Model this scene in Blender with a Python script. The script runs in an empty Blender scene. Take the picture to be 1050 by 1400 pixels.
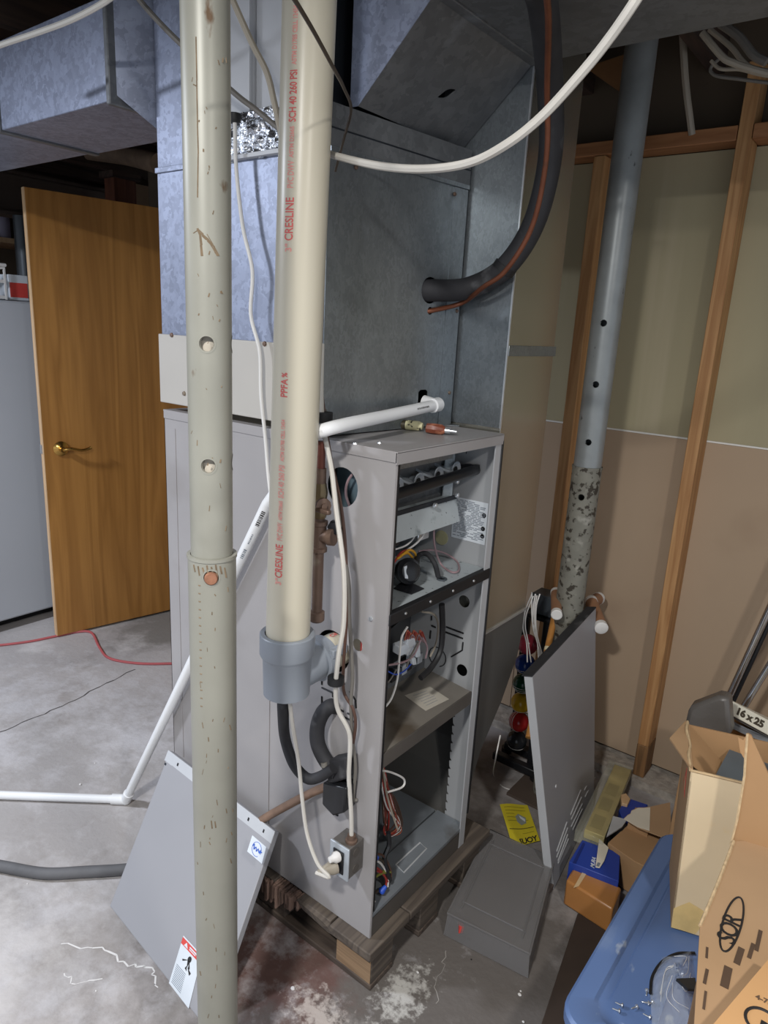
import bpy, bmesh, math, random
from mathutils import Vector as V, Matrix
random.seed(7)
PI = math.pi
C = bpy.context.scene.collection
scene = bpy.context.scene

# ------------------------------------------------------------------ camera
F_PX, PITCH, ROLL, YAW, CAM_H = 950.0, 0.2585, 0.053, 0.651, 1.55
_fh = V((-math.sin(YAW), math.cos(YAW), 0)); _r = V((math.cos(YAW), math.sin(YAW), 0)); _z = V((0, 0, 1))
FWD = _fh * math.cos(PITCH) - _z * math.sin(PITCH)
_up = _z * math.cos(PITCH) + _fh * math.sin(PITCH)
RGT = _r * math.cos(ROLL) + _up * math.sin(ROLL)
UPV = _up * math.cos(ROLL) - _r * math.sin(ROLL)
EYE = V((0, 0, CAM_H))
cam_d = bpy.data.cameras.new('camera'); cam = bpy.data.objects.new('camera', cam_d); C.objects.link(cam)
cam_d.sensor_fit = 'VERTICAL'; cam_d.sensor_height = 24.0; cam_d.lens = 24.0 * F_PX / 1400.0
cam_d.clip_start = 0.02; cam_d.clip_end = 60
m3 = Matrix((RGT, UPV, -FWD)).transposed().to_4x4(); m3.translation = EYE
cam.matrix_world = m3
scene.camera = cam

# ------------------------------------------------------------------ world, lamps, exposure
w = bpy.data.worlds.new('world'); scene.world = w; w.use_nodes = True
w.node_tree.nodes['Background'].inputs[0].default_value = (0.80, 0.88, 1.0, 1)
w.node_tree.nodes['Background'].inputs[1].default_value = 0.52
def lamp(name, loc, power, col, size):         # shop lights under the joists, shining downward
    d = bpy.data.lights.new(name, 'AREA'); d.shape = 'DISK'; d.energy = power; d.color = col; d.size = size
    o = bpy.data.objects.new(name, d); C.objects.link(o); o.location = loc; return o
lamp('shop_light', (-0.30, -0.45, 2.28), 30, (1.0, 0.985, 0.96), .16)
lamp('shop_light', (0.75, 0.25, 2.28), 13, (1.0, 0.96, 0.91), .14)
lamp('shop_light', (-2.75, -0.35, 2.28), 42, (0.82, 0.88, 1.0), .25)
scene.view_settings.view_transform = 'Standard'; scene.view_settings.look = 'None'
scene.view_settings.gamma = 1; scene.view_settings.use_curve_mapping = False
scene.view_settings.exposure = 0.80

# ------------------------------------------------------------------ helpers: a pixel of the view -> a point on a known plane
def ray(x, y): return FWD + RGT * ((x - 525) / F_PX) - UPV * ((y - 700) / F_PX)
def onx(v, x, y): d = ray(x, y); return EYE + d * ((v - EYE.x) / d.x)
def ony(v, x, y): d = ray(x, y); return EYE + d * ((v - EYE.y) / d.y)
def onz(v, x, y): d = ray(x, y); return EYE + d * ((v - EYE.z) / d.z)
def atk(k, x, y): return EYE + ray(x, y) * k

# ------------------------------------------------------------------ helpers: materials
def lin(c): return tuple(((v / 255 / 12.92) if v / 255 <= 0.04045 else ((v / 255 + 0.055) / 1.055) ** 2.4) for v in c) + (1,)
def M(name, col, rough=.5, metal=0., var=.10, scale=12., stretch=(1, 1, 1), bump=0., bscale=60., spot=None, spot2=None, alpha=1., trans=0., spec=.5, detail=4., vor=None, ior=1.45, rvar=0.):
    m = bpy.data.materials.new(name); m.use_nodes = True; nt = m.node_tree; N = nt.nodes; L = nt.links
    b = N['Principled BSDF']
    tc = N.new('ShaderNodeTexCoord'); mp = N.new('ShaderNodeMapping'); mp.inputs['Scale'].default_value = stretch
    L.new(tc.outputs['Object'], mp.inputs[0])
    base = lin(col)
    nz = N.new('ShaderNodeTexNoise'); nz.inputs['Scale'].default_value = scale; nz.inputs['Detail'].default_value = detail
    L.new(mp.outputs[0], nz.inputs['Vector'])
    cr = N.new('ShaderNodeValToRGB'); e = cr.color_ramp.elements
    e[0].position = .3; e[1].position = .7
    e[0].color = tuple(max(0, c * (1 - var)) for c in base[:3]) + (1,)
    e[1].color = tuple(min(1, c * (1 + var)) for c in base[:3]) + (1,)
    L.new(nz.outputs['Fac'], cr.inputs[0]); out = cr.outputs[0]
    if vor:                                     # (scale, strength): crystals of zinc
        vn = N.new('ShaderNodeTexVoronoi'); vn.inputs['Scale'].default_value = vor[0]; L.new(mp.outputs[0], vn.inputs['Vector'])
        wn = N.new('ShaderNodeTexNoise'); wn.inputs['Scale'].default_value = vor[0] * .8; L.new(mp.outputs[0], wn.inputs['Vector'])
        ad = N.new('ShaderNodeMixRGB'); ad.inputs[0].default_value = .06; L.new(mp.outputs[0], ad.inputs[1]); L.new(wn.outputs['Color'], ad.inputs[2]); L.new(ad.outputs[0], vn.inputs['Vector'])
        bw = N.new('ShaderNodeRGBToBW'); L.new(vn.outputs['Color'], bw.inputs[0])
        rg = N.new('ShaderNodeMapRange'); rg.inputs['From Min'].default_value = .2; rg.inputs['From Max'].default_value = .8; rg.inputs['To Min'].default_value = 1 - vor[1]; rg.inputs['To Max'].default_value = 1 + vor[1]
        L.new(bw.outputs[0], rg.inputs[0])
        mu = N.new('ShaderNodeMixRGB'); mu.blend_type = 'MULTIPLY'; mu.inputs[0].default_value = 1; L.new(out, mu.inputs[1]); L.new(rg.outputs[0], mu.inputs[2]); out = mu.outputs[0]
    for sp in (spot, spot2):                    # (colour, scale, threshold, softness[, stretch])
        if sp:
            mp2 = N.new('ShaderNodeMapping'); mp2.inputs['Scale'].default_value = sp[4] if len(sp) > 4 else (1, 1, 1); mp2.inputs['Location'].default_value = (sp[1] * .37, 1.3, .7)
            L.new(tc.outputs['Object'], mp2.inputs[0])
            n2 = N.new('ShaderNodeTexNoise'); n2.inputs['Scale'].default_value = sp[1]; n2.inputs['Detail'].default_value = 5; L.new(mp2.outputs[0], n2.inputs['Vector'])
            r2 = N.new('ShaderNodeMapRange'); r2.inputs['From Min'].default_value = sp[2]; r2.inputs['From Max'].default_value = sp[2] + sp[3]; L.new(n2.outputs['Fac'], r2.inputs[0])
            mx = N.new('ShaderNodeMixRGB'); L.new(r2.outputs[0], mx.inputs[0]); L.new(out, mx.inputs[1]); mx.inputs[2].default_value = lin(sp[0]); out = mx.outputs[0]
    L.new(out, b.inputs['Base Color'])
    b.inputs['Roughness'].default_value = rough; b.inputs['Metallic'].default_value = metal
    b.inputs['Specular IOR Level'].default_value = spec; b.inputs['Alpha'].default_value = alpha
    b.inputs['Transmission Weight'].default_value = trans; b.inputs['IOR'].default_value = ior
    if rvar:
        rr = N.new('ShaderNodeMapRange'); rr.inputs['To Min'].default_value = max(.03, rough - rvar); rr.inputs['To Max'].default_value = min(1, rough + rvar); L.new(nz.outputs['Fac'], rr.inputs[0]); L.new(rr.outputs[0], b.inputs['Roughness'])
    if bump:
        bn = N.new('ShaderNodeTexNoise'); bn.inputs['Scale'].default_value = bscale; bn.inputs['Detail'].default_value = 4; L.new(mp.outputs[0], bn.inputs['Vector'])
        bp = N.new('ShaderNodeBump'); bp.inputs['Strength'].default_value = bump; bp.inputs['Distance'].default_value = .01; L.new(bn.outputs['Fac'], bp.inputs['Height']); L.new(bp.outputs[0], b.inputs['Normal'])
    return m

def wood(name, c1, c2, rough=.6, scale=1., axis='Z'):
    m = bpy.data.materials.new(name); m.use_nodes = True; nt = m.node_tree; N = nt.nodes; L = nt.links; b = N['Principled BSDF']
    tc = N.new('ShaderNodeTexCoord'); mp = N.new('ShaderNodeMapping')
    s = [9 * scale] * 3; s['XYZ'.index(axis)] = .55 * scale; mp.inputs['Scale'].default_value = s
    L.new(tc.outputs['Object'], mp.inputs[0])
    n = N.new('ShaderNodeTexNoise'); n.inputs['Scale'].default_value = 1.3; n.inputs['Detail'].default_value = 3; n.inputs['Distortion'].default_value = .8; L.new(mp.outputs[0], n.inputs['Vector'])
    mt = N.new('ShaderNodeMath'); mt.operation = 'MULTIPLY'; mt.inputs[1].default_value = 9; L.new(n.outputs['Fac'], mt.inputs[0])
    fr = N.new('ShaderNodeMath'); fr.operation = 'PINGPONG'; fr.inputs[1].default_value = 1; L.new(mt.outputs[0], fr.inputs[0])
    f = N.new('ShaderNodeTexNoise'); f.inputs['Scale'].default_value = 9; f.inputs['Detail'].default_value = 4; L.new(mp.outputs[0], f.inputs['Vector'])
    av = N.new('ShaderNodeMath'); av.operation = 'MULTIPLY_ADD'; av.inputs[1].default_value = .55; L.new(fr.outputs[0], av.inputs[0])
    hf = N.new('ShaderNodeMath'); hf.operation = 'MULTIPLY'; hf.inputs[1].default_value = .45; L.new(f.outputs['Fac'], hf.inputs[0]); L.new(hf.outputs[0], av.inputs[2])
    cr = N.new('ShaderNodeValToRGB'); cr.color_ramp.elements[0].color = lin(c1); cr.color_ramp.elements[1].color = lin(c2); cr.color_ramp.elements[0].position = .15; cr.color_ramp.elements[1].position = .8
    L.new(av.outputs[0], cr.inputs[0]); L.new(cr.outputs[0], b.inputs['Base Color']); b.inputs['Roughness'].default_value = rough
    return m

# ------------------------------------------------------------------ helpers: meshes
def orth(d):
    d = d.normalized(); a = V((0, 0, 1)) if abs(d.z) < .9 else V((1, 0, 0)); u = d.cross(a).normalized(); return u, d.cross(u).normalized()
def spline(P, n=8):
    P = [V(p) for p in P]
    if len(P) < 3: return P
    Q = [P[0] * 2 - P[1]] + P + [P[-1] * 2 - P[-2]]; o = []
    for i in range(1, len(Q) - 2):
        a, b, c, d = Q[i - 1:i + 3]
        for k in range(n):
            t = k / n; o.append(.5 * ((2 * b) + (c - a) * t + (2 * a - 5 * b + 4 * c - d) * t * t + (3 * b - a - 3 * c + d) * t ** 3))
    return o + [P[-1]]
class MB:
    def __init__(s): s.v = []; s.f = []; s.s = []
    def add(s, v, f, smooth=False):
        k = len(s.v); s.v += [V(p) for p in v]; s.f += [tuple(i + k for i in q) for q in f]; s.s += [smooth] * len(f); return s
    def box(s, a, b):
        x0, x1 = sorted((a[0], b[0])); y0, y1 = sorted((a[1], b[1])); z0, z1 = sorted((a[2], b[2]))
        return s.hexa([(x0, y0, z0), (x1, y0, z0), (x1, y1, z0), (x0, y1, z0)], [(x0, y0, z1), (x1, y0, z1), (x1, y1, z1), (x0, y1, z1)])
    def hexa(s, B, T): return s.add(list(B) + list(T), [(3, 2, 1, 0), (4, 5, 6, 7), (0, 1, 5, 4), (1, 2, 6, 5), (2, 3, 7, 6), (3, 0, 4, 7)])
    def slab(s, P, t):                          # polygon P thickened by vector t
        P = [V(p) for p in P]; t = V(t); n = len(P)
        return s.add(P + [p + t for p in P], [tuple(range(n))[::-1], tuple(range(n, 2 * n))] + [(i, (i + 1) % n, n + (i + 1) % n, n + i) for i in range(n)])
    def tube(s, P, r, n=10, sm=True, k=7, cap=True, flat=None):
        P = spline(P, k) if sm else [V(p) for p in P]
        R = [r(i / (len(P) - 1)) if callable(r) else r for i in range(len(P))]
        u = orth(P[1] - P[0])[0]; vs = []
        for i, p in enumerate(P):
            d = (P[min(i + 1, len(P) - 1)] - P[max(i - 1, 0)]).normalized(); u = (u - d * u.dot(d)).normalized(); w_ = d.cross(u)
            for j in range(n):
                a = 2 * PI * j / n; vs.append(p + (u * math.cos(a) + w_ * math.sin(a) * (flat or 1)) * R[i])
        f = [(i * n + j, i * n + (j + 1) % n, (i + 1) * n + (j + 1) % n, (i + 1) * n + j) for i in range(len(P) - 1) for j in range(n)]
        s.add(vs, f, True)
        if cap: s.add(vs[:n], [tuple(range(n))[::-1]]); s.add(vs[-n:], [tuple(range(n))])
        return s
    def lathe(s, p, d, prof, n=24, cap=True):   # prof: (distance along d, radius)
        p = V(p); d = V(d).normalized(); u, w_ = orth(d); vs = []
        for t, r in prof:
            for j in range(n): a = 2 * PI * j / n; vs.append(p + d * t + (u * math.cos(a) + w_ * math.sin(a)) * r)
        s.add(vs, [(i * n + j, i * n + (j + 1) % n, (i + 1) * n + (j + 1) % n, (i + 1) * n + j) for i in range(len(prof) - 1) for j in range(n)], True)
        if cap:
            if prof[0][1] > 1e-5: s.add(vs[:n], [tuple(range(n))[::-1]])
            if prof[-1][1] > 1e-5: s.add(vs[-n:], [tuple(range(n))])
        return s
    def cyl(s, a, b, r, n=20): a, b = V(a), V(b); return s.lathe(a, b - a, [(0, r), ((b - a).length, r)], n)
    def ball(s, c, r, n=20, sq=(1, 1, 1)):
        m = n // 2; vs = [V((math.sin(PI * i / m) * math.cos(2 * PI * j / n) * sq[0], math.sin(PI * i / m) * math.sin(2 * PI * j / n) * sq[1], math.cos(PI * i / m) * sq[2])) * r + V(c) for i in range(m + 1) for j in range(n)]
        return s.add(vs, [(i * n + j, (i + 1) * n + j, (i + 1) * n + (j + 1) % n, i * n + (j + 1) % n) for i in range(m) for j in range(n)], True)
    def grid(s, nx, ny, fn, smooth=True):
        vs = [fn(i / nx, j / ny) for j in range(ny + 1) for i in range(nx + 1)]
        return s.add(vs, [(j * (nx + 1) + i, j * (nx + 1) + i + 1, (j + 1) * (nx + 1) + i + 1, (j + 1) * (nx + 1) + i) for j in range(ny) for i in range(nx)], smooth)
    def build(s, name, mat, parent=None, bevel=0, seg=2, origin=None, flip=False):
        me = bpy.data.meshes.new(name)
        off = V((0, 0, 0))
        q = parent
        while q is not None: off += q.location; q = q.parent
        if parent is None:
            if origin is None:
                xs = [p.x for p in s.v]; ys = [p.y for p in s.v]; zs = [p.z for p in s.v]; origin = V(((min(xs) + max(xs)) / 2, (min(ys) + max(ys)) / 2, min(zs)))
            off = V(origin)
        me.from_pydata([p - off for p in s.v], [], s.f); me.update()
        bm = bmesh.new(); bm.from_mesh(me); bmesh.ops.remove_doubles(bm, verts=bm.verts, dist=1e-6); bmesh.ops.recalc_face_normals(bm, faces=bm.faces); bm.to_mesh(me); bm.free()
        if len(me.polygons): me.polygons.foreach_set('use_smooth', [True] * len(me.polygons)); me.set_sharp_from_angle(angle=math.radians(40))
        me.materials.append(mat)
        o = bpy.data.objects.new(name, me); C.objects.link(o)
        if parent is None: o.location = off
        else: o.parent = parent
        if bevel:
            b = o.modifiers.new('bevel', 'BEVEL'); b.width = bevel; b.segments = seg; b.limit_method = 'ANGLE'; b.angle_limit = math.radians(40)
        return o
def tag(o, label, cat, group=None):
    o['label'] = label; o['category'] = cat
    if group: o['group'] = group
    return o
def thing(name, loc, label, cat, group=None):
    o = bpy.data.objects.new(name, None); C.objects.link(o); o.location = loc; o.empty_display_size = .05; return tag(o, label, cat, group)
def struct(o): o['kind'] = 'structure'; return o
def holed(outline, holes, to3d, thick):        # 2D polygon with round / polygonal holes -> slab; to3d maps (u, v, w) to the place
    cu = bpy.data.curves.new('tmp', 'CURVE'); cu.dimensions = '2D'; cu.fill_mode = 'BOTH'; cu.extrude = thick / 2
    for loop in [outline] + holes:
        sp = cu.splines.new('POLY'); sp.points.add(len(loop) - 1); sp.use_cyclic_u = True
        for p, q in zip(sp.points, loop): p.co = (q[0], q[1], 0, 1)
    o = bpy.data.objects.new('tmp', cu); C.objects.link(o); dg = bpy.context.evaluated_depsgraph_get()
    me = bpy.data.meshes.new_from_object(o.evaluated_get(dg)); b = MB(); b.add([to3d(v.co.x, v.co.y, v.co.z) for v in me.vertices], [tuple(p.vertices) for p in me.polygons])
    bpy.data.objects.remove(o); bpy.data.curves.remove(cu); bpy.data.meshes.remove(me); return b
def ring(u, v, r, n=24, rv=None): return [(u + r * math.cos(2 * PI * i / n), v + (rv or r) * math.sin(2 * PI * i / n)) for i in range(n)]
def text_mesh(txt, size, to3d, extrude=.0003, bold=0., space=1., align='LEFT', xs=1., cut=0):
    cu = bpy.data.curves.new('tmp', 'FONT'); cu.body = txt; cu.size = size; cu.offset = bold; cu.extrude = extrude; cu.space_character = space; cu.resolution_u = 3; cu.align_x = align; cu.align_y = 'CENTER'
    o = bpy.data.objects.new('tmp', cu); C.objects.link(o); dg = bpy.context.evaluated_depsgraph_get()
    me = bpy.data.meshes.new_from_object(o.evaluated_get(dg))
    if cut:                                     # sliced so that it can follow a round surface
        bm = bmesh.new(); bm.from_mesh(me); k = -size
        while k < size: bmesh.ops.bisect_plane(bm, geom=bm.verts[:] + bm.edges[:] + bm.faces[:], plane_co=(0, k, 0), plane_no=(0, 1, 0)); k += cut
        bm.to_mesh(me); bm.free()
    b = MB(); b.add([to3d(v.co.x * xs, v.co.y, v.co.z) for v in me.vertices], [tuple(p.vertices) for p in me.polygons])
    bpy.data.objects.remove(o); bpy.data.curves.remove(cu); bpy.data.meshes.remove(me); return b
def frame(o, u, v):                             # flat placement: origin + u*x + v*y + n*z
    o, u, v = V(o), V(u).normalized(), V(v).normalized(); n = u.cross(v).normalized(); return lambda x, y, z: o + u * x + v * y + n * z
def clone(o, delta, parent=None, label=None):
    c = o.copy(); C.objects.link(c); c.parent = parent
    if parent is None: c.location = o.location + V(delta)
    if label: c['label'] = label
    for ch in list(o.children): clone(ch, (0, 0, 0), c)
    return c
def cable(name, pts, r, mat, label, cat, group=None, n=8, flat=None, k=8):
    o = MB().tube(pts, r, n, k=k, flat=flat).build(name, mat); return tag(o, label, cat, group)

# ------------------------------------------------------------------ materials
m_concrete = M('concrete', (166, 161, 159), .85, 0, .16, 2.6, bump=.25, bscale=45, detail=9, spot=((196, 192, 190), 3.1, .60, .12), spot2=((118, 110, 104), 1.7, .60, .14))
m_cab = M('painted_grey_steel', (152, 149, 149), .42, .0, .05, 5, bump=.02, bscale=15, spot=((138, 134, 132), 4, .62, .2))
m_cab_in = M('grey_liner', (166, 168, 170), .45, .15, .05, 6)
m_panel = M('grey_door_paint', (146, 146, 150), .42, 0, .03, 4)
m_edge = M('pale_panel_edge', (184, 186, 189), .4, .2, .05, 8)
m_galv = M('galvanized_spangle', (138, 145, 164), .46, .45, .10, 3, vor=(62, .16), spot=((160, 168, 186), 5, .58, .15))
m_galv_dark = M('dusty_galvanized', (106, 108, 110), .5, .4, .16, 4, vor=(48, .12), spot=((140, 146, 152), 6, .66, .1))
m_galv_gloss = M('shiny_galvanized', (136, 142, 146), .34, .72, .16, 5, stretch=(1, 1, .6), vor=(90, .10), spot=((156, 164, 172), 9, .64, .12), rvar=.08)
m_mirror = M('bright_sheet_metal', (176, 174, 164), .20, .85, .06, 4, rvar=.05)
m_boot = M('dull_sheet_metal', (104, 103, 100), .42, .4, .08, 6)
m_beige = M('beige_enamel', (176, 172, 165), .5, 0, .04, 5)
m_whitemetal = M('white_sheet_metal', (186, 188, 192), .5, 0, .05, 6)
m_foil = M('aluminium_foil_tape', (205, 208, 214), .22, .95, .12, 30, bump=.8, bscale=70)
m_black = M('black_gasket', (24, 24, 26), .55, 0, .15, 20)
m_blackgloss = M('black_plastic', (30, 31, 34), .32, 0, .12, 20)
m_rubber = M('dusty_black_rubber', (40, 40, 43), .7, 0, .25, 18, spot=((92, 92, 94), 14, .62, .15))
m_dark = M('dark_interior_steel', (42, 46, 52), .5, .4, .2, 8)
m_post = M('painted_post', (141, 140, 130), .42, .1, .07, 9, spot=((92, 70, 48), 17, .69, .035, (1, 1, .45)), spot2=((160, 159, 149), 4, .58, .2))
m_postgrey = M('galvanized_pipe_paint', (138, 142, 142), .38, .25, .12, 14, spot=((70, 72, 72), 40, .66, .05, (1, 1, .5)))
m_postold = M('corroded_pipe', (128, 126, 116), .7, .25, .15, 20, spot=((64, 58, 50), 46, .54, .06), spot2=((160, 158, 148), 20, .60, .1))
m_rust = M('rusty_bolt', (140, 98, 76), .8, .2, .2, 60, bump=.3)
m_pvc = M('cream_pvc', (196, 189, 170), .33, 0, .03, 3, spot=((176, 164, 138), 9, .72, .06))
m_white = M('white_pvc', (226, 227, 228), .35, 0, .02, 4)
m_fit = M('grey_pvc_fitting', (136, 142, 150), .4, 0, .05, 6)
m_redink = M('red_ink', (206, 96, 92), .6, 0, .1, 60)
m_blackink = M('black_ink', (38, 36, 36), .6, 0, .1, 60)
m_greyink = M('grey_ink', (120, 128, 138), .6, 0, .1, 60)
m_oak = wood('oak_veneer', (142, 97, 45), (168, 119, 60), .38, .8)
m_oakedge = wood('oak_edge', (196, 160, 120), (214, 180, 140), .5)
m_pine = wood('pine_stud', (158, 112, 68), (188, 144, 96), .65, 1.6)
m_pinex = wood('pine_plate', (138, 92, 56), (164, 114, 74), .65, 1.6, 'X')
m_pined = wood('dirty_stud_foot', (96, 70, 44), (150, 110, 70), .7, 2)
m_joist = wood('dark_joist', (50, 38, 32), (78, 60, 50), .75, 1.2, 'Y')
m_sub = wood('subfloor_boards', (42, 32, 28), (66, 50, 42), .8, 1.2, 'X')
m_skid = wood('shaded_grey_skid_wood', (62, 52, 46), (92, 80, 70), .8, 1.8, 'X')  # wood darkened, shadow at the furnace foot put into the colour
m_skidy = wood('shaded_grey_skid_board', (68, 60, 54), (98, 88, 78), .8, 1.8, 'Y')  # same painted shadow in the cross boards
m_skidend = wood('sawn_skid_block', (122, 98, 74), (146, 120, 92), .8, 2.4, 'X')
m_fibre = M('torn_wood_fibre', (132, 108, 96), .9, 0, .4, 40, stretch=(1, 1, .12), bump=.8, bscale=120)
m_paper_lo = M('tan_drywall_paper', (172, 150, 126), .85, 0, .05, 2.2, spot=((152, 128, 106), 1.6, .58, .2))
m_paper_hi = M('greenish_drywall_paper', (166, 157, 128), .85, 0, .05, 2.2, stretch=(3, 1, .3), spot=((184, 172, 146), 2.4, .55, .16, (2.2, 1, .12)))
m_seam_light = M('painted_seam_light', (232, 230, 224), .9, 0, .03, 20)
m_brownboard = M('dim_brown_board', (92, 80, 66), .85, 0, .1, 2)
m_freezer = M('white_appliance_enamel', (178, 182, 188), .4, 0, .02, 3)
m_brass = M('polished_brass', (190, 150, 82), .2, .95, .06, 20)
m_chrome = M('chrome', (196, 198, 202), .12, .95, .05, 12)
m_bright = M('zinc_screw', (214, 218, 222), .28, .8, .05, 40)
m_copper = M('copper_tube', (112, 66, 46), .45, .4, .2, 24, spot=((80, 56, 44), 20, .6, .12))
m_dullcopper = M('dull_copper_line', (138, 112, 94), .45, .35, .2, 24, spot=((150, 92, 64), 14, .56, .12))
m_redpipe = M('red_brown_pipe', (116, 68, 56), .55, .3, .15, 20)
m_iron = M('dull_iron_pipe', (112, 92, 80), .5, .45, .16, 24, spot=((140, 128, 112), 18, .6, .15))
m_wcable = M('white_cable_jacket', (196, 192, 184), .5, 0, .06, 12)
m_gcable = M('grey_cable_jacket', (108, 104, 98), .55, 0, .08, 14)
m_tcable = M('tan_cable_jacket', (150, 142, 128), .55, 0, .08, 14)
m_dcable = M('dark_cable_jacket', (66, 56, 46), .5, 0, .1, 14)
m_redcord = M('red_cord_jacket', (170, 84, 86), .5, 0, .08, 14)
m_hose = M('dusty_grey_hose', (92, 92, 94), .7, 0, .15, 14)
m_card = M('cardboard', (172, 140, 106), .85, 0, .07, 5, spot=((160, 122, 86), 4, .58, .2))
m_cardin = M('cardboard_brown', (166, 130, 92), .85, 0, .07, 6)
m_cardedge = M('torn_cardboard_edge', (198, 172, 134), .9, 0, .15, 60, bump=.5)
m_cardlit = M('lit_cardboard', (216, 196, 162), .8, 0, .06, 5, spot=((214, 178, 112), 7, .62, .08))  # carton front paler than its other walls, bright light painted in
m_cardgloss = M('taped_carton', (172, 118, 66), .32, 0, .10, 7)
m_tote = M('blue_tote_plastic', (90, 114, 158), .42, 0, .08, 4, spot=((124, 142, 172), 7, .56, .14, (1, .4, 1)), spot2=((160, 170, 184), 22, .66, .08, (1, .5, 1)))
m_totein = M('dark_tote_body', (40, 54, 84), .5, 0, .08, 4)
m_blue = M('blue_carton', (34, 62, 150), .4, 0, .08, 8)
m_torn = M('white_torn_paper', (216, 208, 190), .85, 0, .05, 12)
m_gold = M('gold_foil_liner', (190, 172, 104), .40, .15, .18, 14, bump=.25, bscale=30)
m_yellow = M('yellow_paper', (206, 190, 44), .7, 0, .06, 12)
m_smoke = M('smoky_clear_plastic', (128, 126, 126), .25, 0, .06, 6, alpha=.55)
m_clear = M('clear_poly_bag', (214, 220, 228), .14, 0, .03, 8, alpha=.30, bump=.6, bscale=40)
m_bagdark = M('dark_grey_bag', (88, 84, 80), .38, 0, .12, 10, bump=.3, bscale=25)
m_label = M('white_label', (206, 212, 218), .5, 0, .03, 20)
m_red = M('red_print', (206, 72, 66), .5, 0, .06, 30)
m_bluep = M('blue_print', (60, 100, 190), .5, 0, .06, 30)
m_filter = M('white_filter_card', (226, 222, 206), .7, 0, .03, 12)
m_wh = M('white_wire', (216, 214, 210), .45, 0, .03, 20)
m_pinkw = M('mauve_wire', (150, 126, 130), .5, 0, .05, 20)
m_yelw = M('yellow_wire', (206, 152, 40), .5, 0, .05, 20)
m_redw = M('red_wire', (150, 50, 42), .5, 0, .05, 20)
m_orgw = M('rust_wire', (168, 92, 70), .5, 0, .05, 20)
m_grnw = M('olive_wire', (118, 122, 54), .5, 0, .05, 20)
m_brnw = M('brown_wire', (84, 60, 50), .5, 0, .05, 20)
m_bluew = M('blue_wire_nut', (40, 78, 180), .45, 0, .05, 20)
m_tan = M('bare_varnished_wood', (176, 122, 62), .45, 0, .1, 12, stretch=(4, 4, .4))
m_mallet = M('worn_mallet_wood', (150, 110, 82), .6, 0, .12, 10)
m_grey_tray = M('grey_plastic_tray', (72, 78, 84), .4, 0, .05, 10)
m_silver = M('silver_pan', (176, 183, 190), .36, .25, .10, 12, spot=((140, 142, 146), 9, .62, .1))
m_pan_shaded = M('shaded_pan_steel', (128, 134, 140), .4, .3, .12, 10, spot=((98, 96, 94), 8, .6, .12))  # darker copy of the silver steel, shadow put into the colour
m_deck_shaded = M('shaded_dusty_deck_steel', (134, 128, 120), .42, .3, .12, 8, spot=((98, 88, 76), 6, .56, .15))  # dusty brown, darkened further with painted shadow
m_mottled = M('mottled_zinc_shelf', (176, 184, 188), .36, .2, .12, 10, spot=((128, 136, 140), 22, .58, .12), spot2=((74, 78, 80), 90, .655, .04))
m_dusty = M('dusty_rail', (84, 79, 74), .7, .1, .12, 10)

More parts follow.
